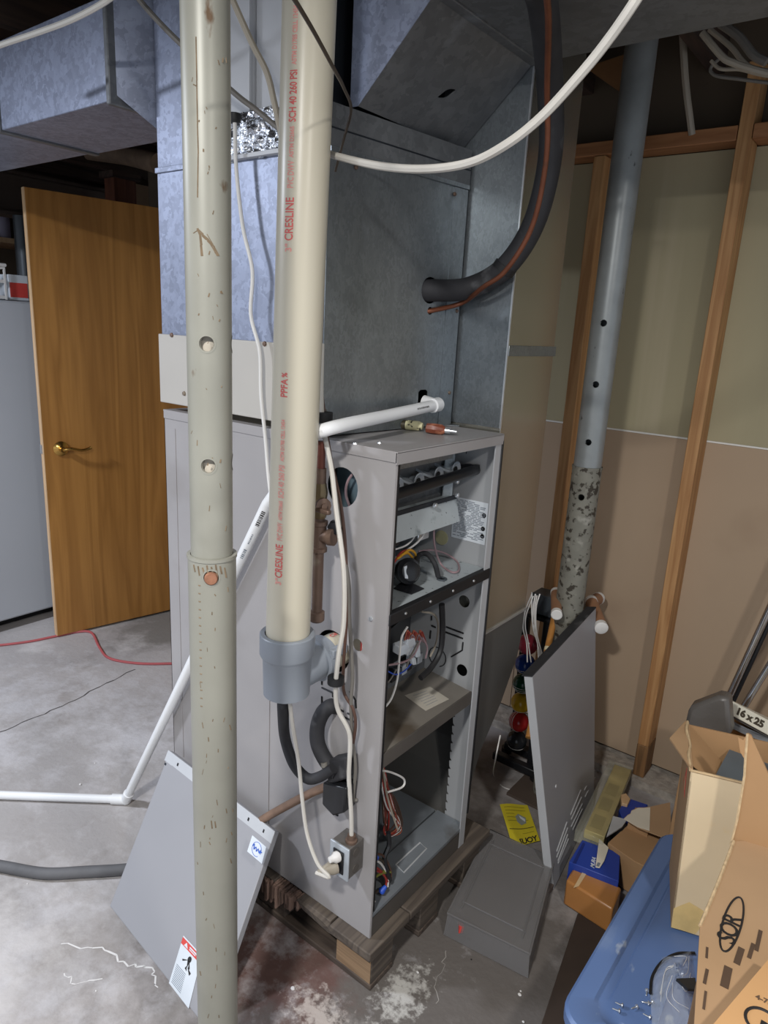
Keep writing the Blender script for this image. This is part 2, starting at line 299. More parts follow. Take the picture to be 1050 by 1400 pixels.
# ================================================================== the setting
# floor with its stains and cracks and a shadow painted in round the furnace
def make_floor():
    nt = m_concrete.node_tree; N = nt.nodes; L = nt.links; b = N['Principled BSDF']; src = b.inputs['Base Color'].links[0].from_socket
    geo = N.new('ShaderNodeNewGeometry')
    def blotch(src, c, r, col, ns, lo, hi, amt=1.):
        su = N.new('ShaderNodeVectorMath'); su.operation = 'SUBTRACT'; su.inputs[1].default_value = (c[0], c[1], 0); L.new(geo.outputs['Position'], su.inputs[0])
        sc = N.new('ShaderNodeVectorMath'); sc.operation = 'MULTIPLY'; sc.inputs[1].default_value = (1 / r[0], 1 / r[1], 0); L.new(su.outputs[0], sc.inputs[0])
        ln = N.new('ShaderNodeVectorMath'); ln.operation = 'LENGTH'; L.new(sc.outputs[0], ln.inputs[0])
        nz = N.new('ShaderNodeTexNoise'); nz.inputs['Scale'].default_value = ns; nz.inputs['Detail'].default_value = 8; nz.inputs['Roughness'].default_value = .65; L.new(geo.outputs['Position'], nz.inputs['Vector'])
        a = N.new('ShaderNodeMath'); a.operation = 'SUBTRACT'; a.inputs[0].default_value = 1.0; L.new(ln.outputs['Value'], a.inputs[1])
        ad = N.new('ShaderNodeMath'); ad.operation = 'MULTIPLY_ADD'; ad.inputs[1].default_value = .55; L.new(a.outputs[0], ad.inputs[0]); L.new(nz.outputs['Fac'], ad.inputs[2])
        mr = N.new('ShaderNodeMapRange'); mr.inputs['From Min'].default_value = lo; mr.inputs['From Max'].default_value = hi; mr.inputs['To Max'].default_value = amt; L.new(ad.outputs[0], mr.inputs[0])
        mx = N.new('ShaderNodeMixRGB'); L.new(mr.outputs[0], mx.inputs[0]); L.new(src, mx.inputs[1]); mx.inputs[2].default_value = lin(col); return mx.outputs[0]
    o = src
    o = blotch(o, (-.78, 1.25), (.75, 1.0), (88, 82, 77), 5, .46, .80, .9)      # dark floor tone round the furnace with a person's shadow painted in
    o = blotch(o, (-1.02, .98), (.30, .26), (98, 72, 66), 7, .58, .84, .9)         # rust stain
    o = blotch(o, (-.72, 1.12), (.13, .22), (214, 212, 206), 40, .82, .98, .6)    # lime bloom
    o = blotch(o, (-.84, .95), (.20, .12), (206, 196, 188), 44, .82, .98, .6)
    o = blotch(o, (-.66, .98), (.22, .16), (176, 172, 168), 12, .74, 1.0, .6)
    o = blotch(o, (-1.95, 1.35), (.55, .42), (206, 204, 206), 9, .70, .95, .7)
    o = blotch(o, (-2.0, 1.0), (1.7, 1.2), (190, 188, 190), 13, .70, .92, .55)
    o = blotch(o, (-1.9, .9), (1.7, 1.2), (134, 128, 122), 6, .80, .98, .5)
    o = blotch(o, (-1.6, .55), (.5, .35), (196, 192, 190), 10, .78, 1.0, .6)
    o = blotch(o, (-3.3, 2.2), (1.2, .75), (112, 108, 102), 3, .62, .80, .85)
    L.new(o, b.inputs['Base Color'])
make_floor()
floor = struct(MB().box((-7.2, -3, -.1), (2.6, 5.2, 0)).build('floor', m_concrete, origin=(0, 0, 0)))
m_crack = M('crack_dark', (78, 74, 72), .95, 0, .2, 40)  # dark tone of the floor cracks
def crack(px, wd, mat=m_crack):
    P = [onz(.0006, *p) for p in px]; Q = []
    for i in range(len(P) - 1):
        for k in range(6):
            t = k / 6; Q.append(P[i].lerp(P[i + 1], t) + V((random.uniform(-.008, .008), random.uniform(-.008, .008), 0)))
    Q.append(P[-1]); b = MB(); 
    for i in range(len(Q) - 1):
        d = (Q[i + 1] - Q[i]).normalized(); n = V((-d.y, d.x, 0)) * wd * random.uniform(.5, 1.2)
        b.add([Q[i] - n, Q[i + 1] - n, Q[i + 1] + n, Q[i] + n], [(0, 1, 2, 3)])
    return b.build('crack', mat, floor)
crack([(0, 1001), (60, 977), (125, 945), (185, 915)], .003)
m_lime = M('white_lime_line', (212, 210, 208), .95, 0, .05, 40)
crack([(85, 1292), (135, 1296), (175, 1320), (205, 1325), (216, 1350)], .0022, m_lime)
crack([(92, 1330), (100, 1345), (140, 1338)], .0015, m_lime)
crack([(612, 1300), (600, 1330), (596, 1372)], .0009, M('faint_scratch', (150, 145, 140), .95))
for i in range(26):                             # crumbs of mortar and grit
    p = V((random.uniform(-1.0, -.45), random.uniform(.95, 1.4), 0)) if i < 14 else V((random.uniform(-2.2, -1.1), random.uniform(.5, 1.6), 0))
    r = random.uniform(.002, .006); b = MB().ball((p.x, p.y, r * .4), r, 8, (1, random.uniform(.6, 1), .6)); o = b.build('crumb', m_lime if i % 4 else m_black, floor)
# wall behind the furnace: back of drywall sheets, studs, plate
YW = 2.42
wall_r = struct(MB().box((-3.6, YW + .02, -.02), (2.4, YW + .12, 2.55)).build('wall_right', m_brownboard))
for i, (xa, xb) in enumerate(((-3.0, -1.13), (-1.127, .65), (.653, 2.3))):
    MB().box((xa, YW, .05), (xb, YW + .0125, 1.245)).build('drywall_sheet', m_paper_lo, wall_r)
    MB().box((xa, YW, 1.252), (xb, YW + .0125, 2.118)).build('drywall_sheet', m_paper_hi, wall_r)
    MB().box((xa, YW + .004, 1.2455), (xb, YW + .012, 1.2515)).build('seam_light_strip', m_seam_light, wall_r)  # white strip painted as light leaking through the sheet seam
def stud(x, z0, z1, nm='stud'):
    MB().box((x - .019, YW - .089, z0), (x + .019, YW - .0005, z1)).build(nm, m_pine, wall_r, .002)
stud(-.985, .04, 2.118); stud(-.562, .16, 2.32); stud(-.10, .04, 2.118); stud(-1.42, .04, 2.118); stud(.31, .04, 2.118)
MB().box((-.582, YW - .090, .035), (-.542, YW - .0005, .16)).build('stud_foot', m_pined, wall_r, .003)
MB().box((-2.4, YW - .089, 2.120), (-.583, YW - .0005, 2.160)).build('top_plate', m_pinex, wall_r, .002)
MB().box((-.541, YW - .089, 2.120), (2.2, YW - .0005, 2.160)).build('top_plate', m_pinex, wall_r, .002)
struct(MB().box((-3.4, YW - .11, 0), (2.3, YW + .02, .034)).build('baseboard_right', M('rough_concrete_curb', (168, 160, 150), .95, 0, .3, 30, bump=.6, bscale=50)))
struct(MB().box((-7.2, 5.1, 0), (2.6, 5.2, 2.6)).build('wall_back', M('dim_wall', (70, 62, 56), .9)))
struct(MB().box((-7.2, -3, 0), (-7.1, 5.1, 2.6)).build('wall_left', M('dim_wall_left', (86, 76, 68), .9)))
# ceiling: boards and joists
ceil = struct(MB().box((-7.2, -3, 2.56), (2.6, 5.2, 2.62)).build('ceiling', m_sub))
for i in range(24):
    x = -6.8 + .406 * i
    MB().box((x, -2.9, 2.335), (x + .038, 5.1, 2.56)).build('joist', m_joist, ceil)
# rough framing seen over the top plate
wd = M('old_plywood_gusset', (122, 86, 52), .8, 0, .2, 8)
MB().slab([ony(2.32, *p) for p in ((800, 92), (880, 66), (886, 130), (862, 136))], (0, .02, 0)).build('gusset', wd, wall_r)

# ================================================================== left background
# steel girder and timber post behind the open door
g = thing('girder', (-4.3, 2.0, 2.0), 'dark steel girder running under the joists behind the oak door', 'beam')
m_steel = M('brown_primer_steel', (92, 80, 72), .6, .2, .15, 6)
MB().box((-4.36, -1.5, 2.05), (-4.22, 4.8, 2.07)).build('flange', m_steel, g)
MB().box((-4.30, -1.5, 2.07), (-4.28, 4.8, 2.27)).build('web', m_steel, g)
MB().box((-4.36, -1.5, 2.27), (-4.22, 4.8, 2.285)).build('flange', m_steel, g)
pt = thing('timber_post', (-3.95, 2.52, 0), 'reddish timber post standing behind the open oak door', 'post')
MB().box((-4.0, 2.42, 0), (-3.9, 2.56, 2.30)).build('shaft', wood('red_timber', (84, 46, 32), (112, 66, 46), .7), pt)
MB().box((-4.02, 2.40, 2.30), (-3.88, 2.58, 2.335)).build('cap_block', m_joist, pt)
tag(MB().box((-4.15, 2.62, 0), (-4.11, 4.2, 2.33)).build('plywood_panel', M('tan_plywood', (150, 122, 96), .8)), 'tan plywood panel beyond the top corner of the oak door', 'panel')
fp = thing('heating_pipe', (-3.2, 1.75, 2.1), 'old brown insulated pipe high behind the oak door', 'pipe')
MB().tube([onx(-3.5, 120, 205), onx(-3.3, 175, 213), onx(-3.0, 218, 224)], .045, 16).build('jacket', M('brown_pipe_wrap', (112, 94, 78), .7, 0, .2, 20), fp)
MB().tube([onx(-3.46, 138, 203), onx(-3.25, 185, 210), onx(-3.0, 216, 218)], .026, 10).build('foil_wrap', m_foil, fp)
# appliance
fz = thing('upright_freezer', (-3.75, 1.2, 0), 'tall white upright freezer partly hidden by the oak door', 'freezer')
MB().box((-4.05, .75, .05), (-3.43, 1.86, 1.585)).build('body', m_freezer, fz, .012)
MB().box((-3.425, .75, .06), (-3.37, 1.86, 1.583)).build('door', m_freezer, fz, .010)
MB().box((-4.0, .8, 0), (-3.47, 1.82, .05)).build('plinth', m_black, fz)
MB().tube([(-3.368, .82, .8), (-3.33, .82, .85), (-3.33, .82, 1.25), (-3.368, .82, 1.3)], .012).build('handle', m_whitemetal, fz)
# things on the freezer
bk = thing('wire_basket', (-3.55, 1.44, 1.586), 'white plastic basket standing on top of the freezer', 'basket')
bb = MB()
for z in (1.59, 1.66, 1.72): bb.box((-3.68, 1.30, z), (-3.42, 1.305, z + .014)); bb.box((-3.68, 1.55, z), (-3.42, 1.555, z + .014)); bb.box((-3.425, 1.30, z), (-3.42, 1.555, z + .014)); bb.box((-3.68, 1.30, z), (-3.675, 1.555, z + .014))
for i in range(5):
    y = 1.302 + .0615 * i; bb.box((-3.426, y, 1.587), (-3.419, y + .008, 1.735)); bb.box((-3.681, y, 1.587), (-3.674, y + .008, 1.735))
bb.build('mesh_side', m_wh, bk)
MB().tube([(-3.42, 1.30, 1.737), (-3.42, 1.555, 1.737), (-3.68, 1.555, 1.737), (-3.68, 1.30, 1.737), (-3.42, 1.30, 1.737)], .009, 8, sm=False).build('rim', m_wh, bk)
ct = thing('carton', (-3.5, 1.62, 1.586), 'red and white carton beside the basket on the freezer', 'carton')
MB().box((-3.58, 1.575, 1.587), (-3.44, 1.665, 1.70)).build('body', m_label, ct, .002)
MB().box((-3.4395, 1.58, 1.60), (-3.4385, 1.66, 1.665)).build('print', m_red, ct)
tag(MB().lathe((-3.55, 1.735, 1.587), (0, 0, 1), [(0, .02), (.004, .05), (.03, .06), (.03, .056), (.008, .046), (.006, .0)], 20).build('dish', m_clear), 'small clear dish at the right end of the freezer top', 'dish')
gt = MB()
for i in range(7): a = i * .9; gt.tube([(-3.6, 1.42, 1.70), (-3.6 + .03 * math.cos(a), 1.42 + .035 * math.sin(a), 1.76), (-3.6 + .05 * math.cos(a), 1.42 + .06 * math.sin(a), 1.79 + .01 * (i % 3))], lambda t: .009 * (1 - .7 * t), 6)
tag(gt.build('rag', m_wh), 'crumpled white rag sticking out of the basket', 'rag')
sp = thing('steel_column', (-4.15, 1.95, 0), 'dark grey steel column behind the freezer beside the oak door', 'post')
MB().cyl((-4.15, 2.0, .01), (-4.15, 2.0, 2.045), .045, 20).build('shaft', M('dark_steel', (72, 76, 80), .4, .5, .1, 8), sp)
MB().box((-4.25, 1.90, 0), (-4.05, 2.10, .01)).build('base_plate', m_steel, sp); MB().lathe((-4.10, 2.0, 1.70), (1, 0, 0), [(0, .008), (.012, .008), (.012, 0)], 10).build('bolt', m_bright, sp)
sh = thing('shelving_unit', (-5.0, 2.1, 0), 'pale wooden shelving unit seen past the left edge of the oak door', 'shelf')
for z in (.5, 1.1, 1.55, 1.95): MB().box((-5.3, .9, z), (-4.8, 3.2, z + .03)).build('shelf_board', m_oakedge, sh)
for y in (.9, 3.16): MB().box((-5.3, y, 0), (-4.8, y + .04, 2.3)).build('upright', m_oakedge, sh)
MB().box((-5.32, .9, 0), (-5.30, 3.2, 2.3)).build('back_board', m_brownboard, sh)
for i, (nm, y, r, h, c, lb) in enumerate((('glass_jar', 2.22, .06, .2, (176, 170, 190), 'tall pale jar on the upper wooden shelf'), ('glass_jar', 2.36, .05, .17, (150, 120, 140), 'shorter plum jar on the upper wooden shelf'))):
    t = thing(nm, (-4.9, y, 1.981), lb, 'jar'); mt = M('jar_glass', c, .15, 0, .1, 10, spec=.6)
    MB().lathe((-4.9, y, 1.981), (0, 0, 1), [(0, r * .9), (.01, r), (h * .8, r), (h * .9, r * .75), (h, r * .75)], 18).build('body', mt, t)
    MB().lathe((-4.9, y, 1.981 + h), (0, 0, 1), [(0, r * .8), (.02, r * .8), (.02, 0)], 18).build('lid', m_bright, t)
for nm, y, z, c, lb in (('folded_blanket', 2.25, 1.581, (46, 92, 66), 'folded dark green blanket on the shelf behind the freezer'), ('folded_blanket', 2.25, 1.655, (120, 34, 44), 'folded dark red blanket on top of the green one')):
    tag(MB().box((-5.1, y - .22, z), (-4.82, y + .22, z + .07)).build(nm, M('wool', c, .9, 0, .15, 20, bump=.4), None, .03, 4), lb, 'blanket')
# oak door
dr = struct(thing('door_1', (-3.06, 1.9, 0), 'open flat oak door with a brass lever handle', 'door'))
a, d_ = V((-3.133, 1.528, 0)), V((.19, .982, 0)).normalized(); nrm = V((d_.y, -d_.x, 0)); W_ = .79
def doorbox(u0, u1, w0, w1, z0, z1): return MB().hexa([a + d_ * u0 + nrm * w0 + _z * z0, a + d_ * u1 + nrm * w0 + _z * z0, a + d_ * u1 + nrm * w1 + _z * z0, a + d_ * u0 + nrm * w1 + _z * z0], [a + d_ * u0 + nrm * w0 + _z * z1, a + d_ * u1 + nrm * w0 + _z * z1, a + d_ * u1 + nrm * w1 + _z * z1, a + d_ * u0 + nrm * w1 + _z * z1])
doorbox(.003, W_, -.033, 0, .012, 2.04).build('leaf', m_oak, dr)
doorbox(-.001, .0028, -.033, 0, .012, 2.04).build('edge_band', m_oakedge, dr)
hb = a + d_ * .075 + nrm * .001 + _z * .935
hd = MB().lathe(hb, nrm, [(0, .034), (.006, .034), (.012, .026), (.016, .014), (.045, .012), (.045, 0)], 24).build('rosette', m_brass, dr)
MB().tube([hb + nrm * .042, hb + nrm * .05 + d_ * .03 + _z * .004, hb + nrm * .048 + d_ * .075 - _z * .006, hb + nrm * .046 + d_ * .108 - _z * .002, hb + nrm * .046 + d_ * .122 + _z * .004], lambda t: .010 - .003 * math.sin(t * PI * .8), 12).build('lever', m_brass, hd)
doorbox(-.006, -.001, -.027, -.006, .915, .955).build('latch', m_bright, dr)
# cords and hose on the left floor
cable('extension_cord', [onz(.006, *p) for p in ((-40, 885), (0, 882), (40, 877), (75, 870), (105, 864), (125, 865), (136, 885), (150, 900), (190, 907), (240, 907), (300, 905))], .006, m_redcord, 'red extension cord running under the oak door', 'cord')
cable('drain_hose', [onz(.016, *p) for p in ((-80, 1170), (0, 1184), (60, 1194), (115, 1192), (185, 1187), (260, 1172))], .016, m_hose, 'dusty grey hose lying on the concrete at left', 'hose', n=12)

# ================================================================== ducts overhead
td = thing('supply_duct', (-2.5, 1.15, 2.03), 'galvanized rectangular supply duct running left above the oak door', 'duct')
DX0, DX1, DY0, DY1, DZ0, DZ1 = -2.2, -1.64, 1.02, 1.31, 2.03, 2.245
MB().box((DX0, DY0, DZ0), (DX1, DY1, DZ1)).build('section', m_galv, td, .002)
MB().box((-4.0, DY0 + .002, DZ0 + .002), (DX0 - .004, DY1 - .002, DZ1)).build('section', m_galv, td, .002)
MB().box((DX0 - .014, DY0 - .006, DZ0 - .006), (DX0 + .010, DY1 + .004, DZ1)).build('drive_cleat', m_galv_dark, td, .002)
fl = MB().box((DX1, DY0 - .014, DZ0 - .012), (DX1 + .016, DY1 + .01, DZ1 + .01)).build('end_flange', m_galv_dark, td, .003)
MB().hexa([(DX1 + .016, DY0 + .005, DZ0 + .01), (-1.572, 1.092, DZ0 - .05), (-1.572, DY1, DZ0 - .05), (DX1 + .016, DY1, DZ0 + .01)], [(DX1 + .016, DY0 + .005, DZ1), (-1.572, 1.092, DZ1), (-1.572, DY1, DZ1), (DX1 + .016, DY1, DZ1)]).build('neck', m_galv, td)

rp = thing('rear_plenum', (-1.3, 1.3, 1.335), 'tall galvanized plenum on the back half of the furnace behind the post', 'duct')
RX0, RX1 = -1.568, -1.06
MB().box((RX0, 1.088, 1.505), (RX1, 1.513, 1.885)).build('lower_section', m_galv, rp, .002)
MB().box((RX0, 1.090, 1.889), (-1.36, 1.513, 2.33)).build('upper_section', m_galv, rp, .002)
MB().box((RX0 - .002, 1.083, 1.880), (-1.36, 1.089, 1.892)).build('drive_cleat', m_galv, rp, .001)
MB().box((RX0 - .004, 1.080, 1.335), (RX1 + .02, 1.0875, 1.507)).build('cover_plate', m_beige, rp, .002)
for p in ((235, 458), (252, 538), (362, 470)):
    q = ony(1.080, *p); MB().lathe(q, (0, -1, 0), [(0, .006), (.003, .005), (.004, 0)], 10).build('screw', m_iron, rp)
MB().box((-1.352, 1.096, 1.975), (-1.245, 1.5, 2.235)).build('white_duct', m_whitemetal, rp, .002)
MB().box((-1.243, 1.110, 1.93), (-1.15, 1.5, 2.20)).build('white_duct', m_whitemetal, rp, .002)
MB().box((-1.249, 1.092, 1.975), (-1.243, 1.098, 2.22)).build('corner_seam', m_whitemetal, rp)
fb = MB()
fb.grid(30, 10, lambda u, v: V((-1.36 + .30 * u, 1.078 + random.uniform(-.006, .006) + .02 * u, 1.890 + .085 * v + random.uniform(-.003, .003))), False)
fb.grid(30, 6, lambda u, v: V((-1.36 + .30 * u, 1.076 + random.uniform(-.004, .004) + .01 * v, 1.888 + .01 * math.sin(u * 20) * v)), False)
fb.build('foil_tape', m_foil, rp)
MB().box((-1.36, 1.074, 1.882), (-1.06, 1.090, 1.890)).build('tape_lip', m_whitemetal, rp)
m_joist_shadow = M('painted_joist_shadow', (52, 48, 50), .7, .2, .2, 10)
MB().box((-1.355, 1.13, 2.235), (-1.10, 1.5, 2.334)).build('joist_shadow_block', m_joist_shadow, rp)  # dark block painted as joist shadow above the white ducts

# coil case and transition on the furnace front half
# (the case stands a few degrees askew, so its face has a frame of its own)
cA, cB = V((-1.012, 1.092, 0)), V((-.962, 1.524, 0)); cu_ = (cB - cA).normalized(); cn_ = V((cu_.y, -cu_.x, 0)); CWID = (cB - cA).length
def cpl(u, z, off=0.): return cA + cu_ * u + V((0, 0, z)) + cn_ * off
def onc(px, py, off=0.): d = ray(px, py); t = (cA + cn_ * off - EYE).dot(cn_) / d.dot(cn_); return EYE + d * t
def c_uz(p): return ((p - cA).dot(cu_), p.z)
def cbox(u0, u1, o0, o1, z0, z1): return MB().hexa([cpl(u0, z0, o0), cpl(u1, z0, o0), cpl(u1, z0, o1), cpl(u0, z0, o1)], [cpl(u0, z1, o0), cpl(u1, z1, o0), cpl(u1, z1, o1), cpl(u0, z1, o1)])
cc = thing('coil_case', (-1.05, 1.3, 1.318), 'dark shiny sheet metal coil case standing on the furnace top', 'duct')
c_ho = [onc(588, 397), onc(588, 425), onc(578, 543)]
def dhole(c, w_, h_): u, z = c; return [(u - w_, z - h_), (u + w_, z - h_), (u + w_, z + h_ * .7), (u + w_ * .6, z + h_), (u - w_ * .6, z + h_), (u - w_, z + h_ * .7)]
holed([(0, 1.319), (CWID, 1.319), (CWID, 1.885), (0, 1.885)], [ring(*c_uz(c_ho[0]), .030), ring(*c_uz(c_ho[1]), .009, 12), dhole(c_uz(c_ho[2]), .017, .018)], lambda u, v, w_: cpl(u, v, w_ - .001), .002).build('front_panel', m_galv_gloss, cc)
cbox(0, .002, -.055, -.003, 1.319, 1.885).build('side_panel', m_galv_dark, cc)
cbox(CWID - .002, CWID, -.055, -.003, 1.319, 1.885).build('side_panel', m_galv_dark, cc)
cbox(.003, CWID - .003, -.056, -.053, 1.319, 1.885).build('back_panel', m_dark, cc)
cbox(-.002, CWID, -.003, .005, 1.886, 1.962).build('upper_rail', m_galv_dark, cc)
cbox(-.002, CWID, .0052, .006, 1.917, 1.920).build('rail_crease', m_dark, cc)
cbox(0, CWID, 0, .006, 1.877, 1.886).build('drive_cleat', m_galv_gloss, cc)
cbox(CWID - .05, CWID - .0005, .0005, .0022, 1.32, 1.876).build('edge_strip', m_galv_gloss, cc)
for u_, z_ in ((.385, 1.86), (.07, 1.86), (.42, 1.40), (.425, 1.60)):
    MB().lathe(cpl(u_, z_, .002), cn_, [(0, .005), (.003, .004), (.004, 0)], 10).build('screw', m_iron, cc)

tr = thing('trunk_duct', (-.2, 1.34, 2.12), 'wide dark galvanized trunk duct with a sloped throat over the furnace', 'duct')
TZ, TY0, TY1 = 2.122, 1.150, 1.530
o3 = V((-.992, 0, 1.966)); sl = V((.168, 0, TZ - 1.966)); L_sl = sl.length; sd = sl.normalized()
d = ray(611, 128); nn = V((-sd.z, 0, sd.x)); tt = (o3 - EYE).dot(nn) / d.dot(nn); hp = EYE + d * tt
hu = (hp - o3).dot(sd)
hole = [(hu + .013 * math.cos(t) + .006 * math.sin(t), hp.y + .016 * math.sin(t) + .006 * math.cos(t) + .002 * math.sin(3 * t)) for t in [2 * PI * i / 20 for i in range(20)]]
holed([(0, TY0), (L_sl, TY0), (L_sl, TY1), (0, TY1)], [hole], lambda u, v, w_: o3 + sd * u + V((0, v, 0)) + nn * (w_ + .001), .0016).build('throat_plate', m_galv_dark, tr)
xs1 = o3.x + sl.x
MB().slab([(o3.x, TY0 - .0015, 1.966), (xs1, TY0 - .0015, TZ), (xs1, TY0 - .0015, 2.33), (o3.x - .02, TY0 - .0015, 2.33), (o3.x - .02, TY0 - .0015, 1.966)], (0, .0015, 0)).build('throat_cheek', m_galv, tr)
MB().slab([(o3.x, TY1, 1.966), (xs1, TY1, TZ), (xs1, TY1, 2.33), (-1.05, TY1, 2.33), (-1.05, TY1, 1.966)], (0, .0015, 0)).build('throat_cheek', m_galv_dark, tr)
MB().box((-1.055, 1.095, 1.966), (-1.05, TY1, 2.33)).build('throat_back', m_dark, tr)
MB().box((xs1 + .001, TY0 - .001, TZ), (2.0, TY1 + .0015, 2.33)).build('trunk_section', m_galv_dark, tr, .002)
MB().box((xs1 - .004, TY0 - .006, TZ - .004), (xs1 + .02, TY1 + .004, 2.331)).build('joint_band', m_galv_dark, tr, .002)
MB().box((.1, TY0 - .006, TZ - .004), (.124, TY1 + .004, 2.331)).build('joint_band', m_galv_dark, tr, .002)

# return drop on the right side of the furnace with its boot
rd = thing('return_drop', (-1.1, 1.66, .0), 'bright flat sheet metal return drop right of the furnace', 'duct')
MB().box((-1.40, 1.536, .765), (-.822, 1.795, 2.32)).build('riser', m_mirror, rd, .0015)
MB().box((-.8225, 1.5355, 1.50), (-.818, 1.800, 1.525)).build('drive_cleat', m_galv_gloss, rd, .001)
MB().box((-1.40, 1.5335, 1.325), (-.8235, 1.5355, 2.12)).build('side_sheet', m_galv_gloss, rd)
MB().box((-.8235, 1.5315, 1.325), (-.8195, 1.5358, 2.12)).build('hem', m_bright, rd)
bo = [(1.790, .764), (1.79, .70), (1.775, .62), (1.70, .50), (1.60, .385), (1.562, .30), (1.545, .22), (1.530, .170)]
MB().slab([V((-.822, y, z)) for y, z in [(1.530, .764)] + bo], (-.002, 0, 0)).build('boot', m_boot, rd)
for (ya, za), (yb, zb_) in zip(bo, bo[1:]):
    MB().hexa([(-1.32, ya, za), (-.8245, ya, za), (-.8245, ya - .003, za), (-1.32, ya - .003, za)], [(-1.32, yb, zb_), (-.8245, yb, zb_), (-.8245, yb - .003, zb_), (-1.32, yb - .003, zb_)]).build('boot_bottom', m_boot, rd)
MB().slab([V((-1.325, y, z)) for y, z in [(1.530, .764)] + bo], (.002, 0, 0)).build('boot_back', m_boot, rd)
hm0, hm1 = V((-.818, 1.531, .768)), V((-.818, 1.797, .768)); MB().box(hm0 - V((.006, 0, .003)), hm1 + V((0, 0, .003))).build('boot_hem', m_bright, rd)

# ================================================================== the furnace
FX, YL, YR, FZ0, FZ1, FXB = -.805, 1.088, 1.517, .130, 1.312, -1.568
fu = thing('gas_furnace', (-1.18, 1.30, FZ0), 'grey upright gas furnace with its front doors off showing burners and wires', 'furnace')
def P2(p): return (p.x, p.z)
c1 = ony(YL, 468, 666); c2 = ony(YL, 489, 882); c3 = ony(YL, 455, 890); c4 = ony(YL, 452, 966); c5 = ony(YL, 460, 1113)
left = holed([(FXB, FZ0), (FX, FZ0), (FX, FZ1), (FXB, FZ1)], [ring(c1.x, c1.z, .043), ring(c2.x, c2.z, .0145, 16), ring(c3.x, c3.z, .050), ring(c4.x, c4.z, .018, 16), ring(c5.x, c5.z, .007, 10)], lambda u, v, w_: V((u, YL + .001 + w_, v)), .002)
left.build('side_panel', m_cab, fu)
MB().box((-1.163, YL - .002, FZ0 + .02), (-1.158, YL + .0005, FZ1 - .02)).build('panel_seam', m_cab, fu)
MB().box((-1.527, YL - .0015, .30), (-1.521, YL, 1.27)).build('panel_rib', m_cab, fu)
o1 = ony(YR, 635, 822); o2 = ony(YR, 632, 916); 
op = [P2(ony(YR, *p)) for p in ((622, 962), (608, 1115), (545, 1085), (590, 1000))]
xo0, xo1, zo0, zo1 = -1.16, -.872, .186, .575
saw = []
n_s = 11
for i in range(n_s):
    x = xo0 + (xo1 - xo0) * i / n_s; saw += [(x, zo0), (x + .02, zo0 + .002), (x + .022, zo0 - .010), (x + .025, zo0 - .001)]
for i in range(14):
    z = zo0 + (zo1 - zo0) * i / 14; saw += [(xo1, z), (xo1 - .002, z + .018), (xo1 + .006, z + .021)]
saw += [(xo1, zo1), (xo0, zo1)]
right = holed([(FXB, FZ0), (FX, FZ0), (FX, FZ1), (FXB, FZ1)], [ring(o1.x, o1.z, .017), ring(o2.x, o2.z, .017), saw], lambda u, v, w_: V((u, YR - .001 + w_, v)), .002)
right.build('side_panel', m_cab_in, fu)
MB().box((FXB, YL, FZ0), (FXB + .002, YR, FZ1)).build('back_panel', m_cab, fu)
MB().box((FXB, YL - .003, FZ1), (FX + .004, YR + .003, FZ1 + .004)).build('top_deck', m_cab, fu, .001)
MB().box((FX + .001, YL - .003, FZ1 - .022), (FX + .004, YR + .003, FZ1 + .002)).build('top_lip', m_cab, fu)
MB().box((FXB + .002, YL - .003, FZ1 - .018), (FX + .003, YL, FZ1 + .001)).build('top_lip', m_cab, fu)
# front edges: left return flange + gasket, right flange + gasket
MB().box((FX - .002, YL + .002, FZ0), (FX + .001, YL + .006, FZ1 - .02)).build('front_flange', m_cab, fu)
MB().box((FX - .035, YL + .006, FZ0 + .07), (FX - .001, YL + .016, FZ1 - .022)).build('gasket', m_black, fu)
MB().box((FX - .002, YR - .028, FZ0), (FX + .001, YR - .001, FZ1 - .02)).build('front_flange', m_edge, fu)
MB().box((FX - .006, YR - .001, FZ0 + .10), (FX + .004, YR + .007, FZ1 - .012)).build('gasket', m_black, fu, .002)
# vestibule
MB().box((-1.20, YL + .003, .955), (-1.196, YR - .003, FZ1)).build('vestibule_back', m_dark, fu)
SZ = .966
MB().box((-1.195, YL + .004, SZ - .012), (FX - .012, YR - .004, SZ)).build('vestibule_shelf', m_mottled, fu)
rl = MB().box((FX - .012, YL + .004, SZ - .024), (FX + .004, YR - .003, SZ + .003)).build('shelf_rail', m_black, fu, .002)
for i in range(4):
    y = YL + .06 + .095 * i; MB().lathe((FX + .004, y, SZ - .010), (1, 0, 0), [(0, .0035), (.002, .003), (.0025, 0)], 8).build('screw', m_bright, rl)
# burner rack
BX = -.905
MB().box((BX - .10, YL + .02, 1.262), (BX + .025, YR - .11, 1.290)).build('burner_hood', m_black, fu, .002)
MB().box((BX + .025, YL + .02, 1.256), (BX + .032, YR - .11, 1.268)).build('hood_lip', m_galv_gloss, fu)
bu = [onx(BX, 566, 657), onx(BX, 593, 648), onx(BX, 617, 641)]
e0 = onx(BX, 622, 620); e1 = onx(BX, 645, 650); e2 = onx(BX, 640, 703)
pl = MB().box((BX - .012, YL + .02, 1.105), (BX - .008, YR - .03, 1.262)); pl.build('burner_plate', m_galv_dark, fu)
bplate = MB().box((BX + .001, bu[2].y - .035, 1.15), (BX + .004, YR - .055, 1.285)).build('end_bracket', m_mottled, fu)
for i in range(7):
    MB().lathe((BX + .004, bu[2].y + random.uniform(.02, .07), random.uniform(1.21, 1.28)), (1, 0, 0), [(0, .0035), (.001, .0035), (.001, 0)], 8).build('punched_hole', m_black, bplate)
ys = [bu[0].y - (bu[1].y - bu[0].y)] + [b_.y for b_ in bu]
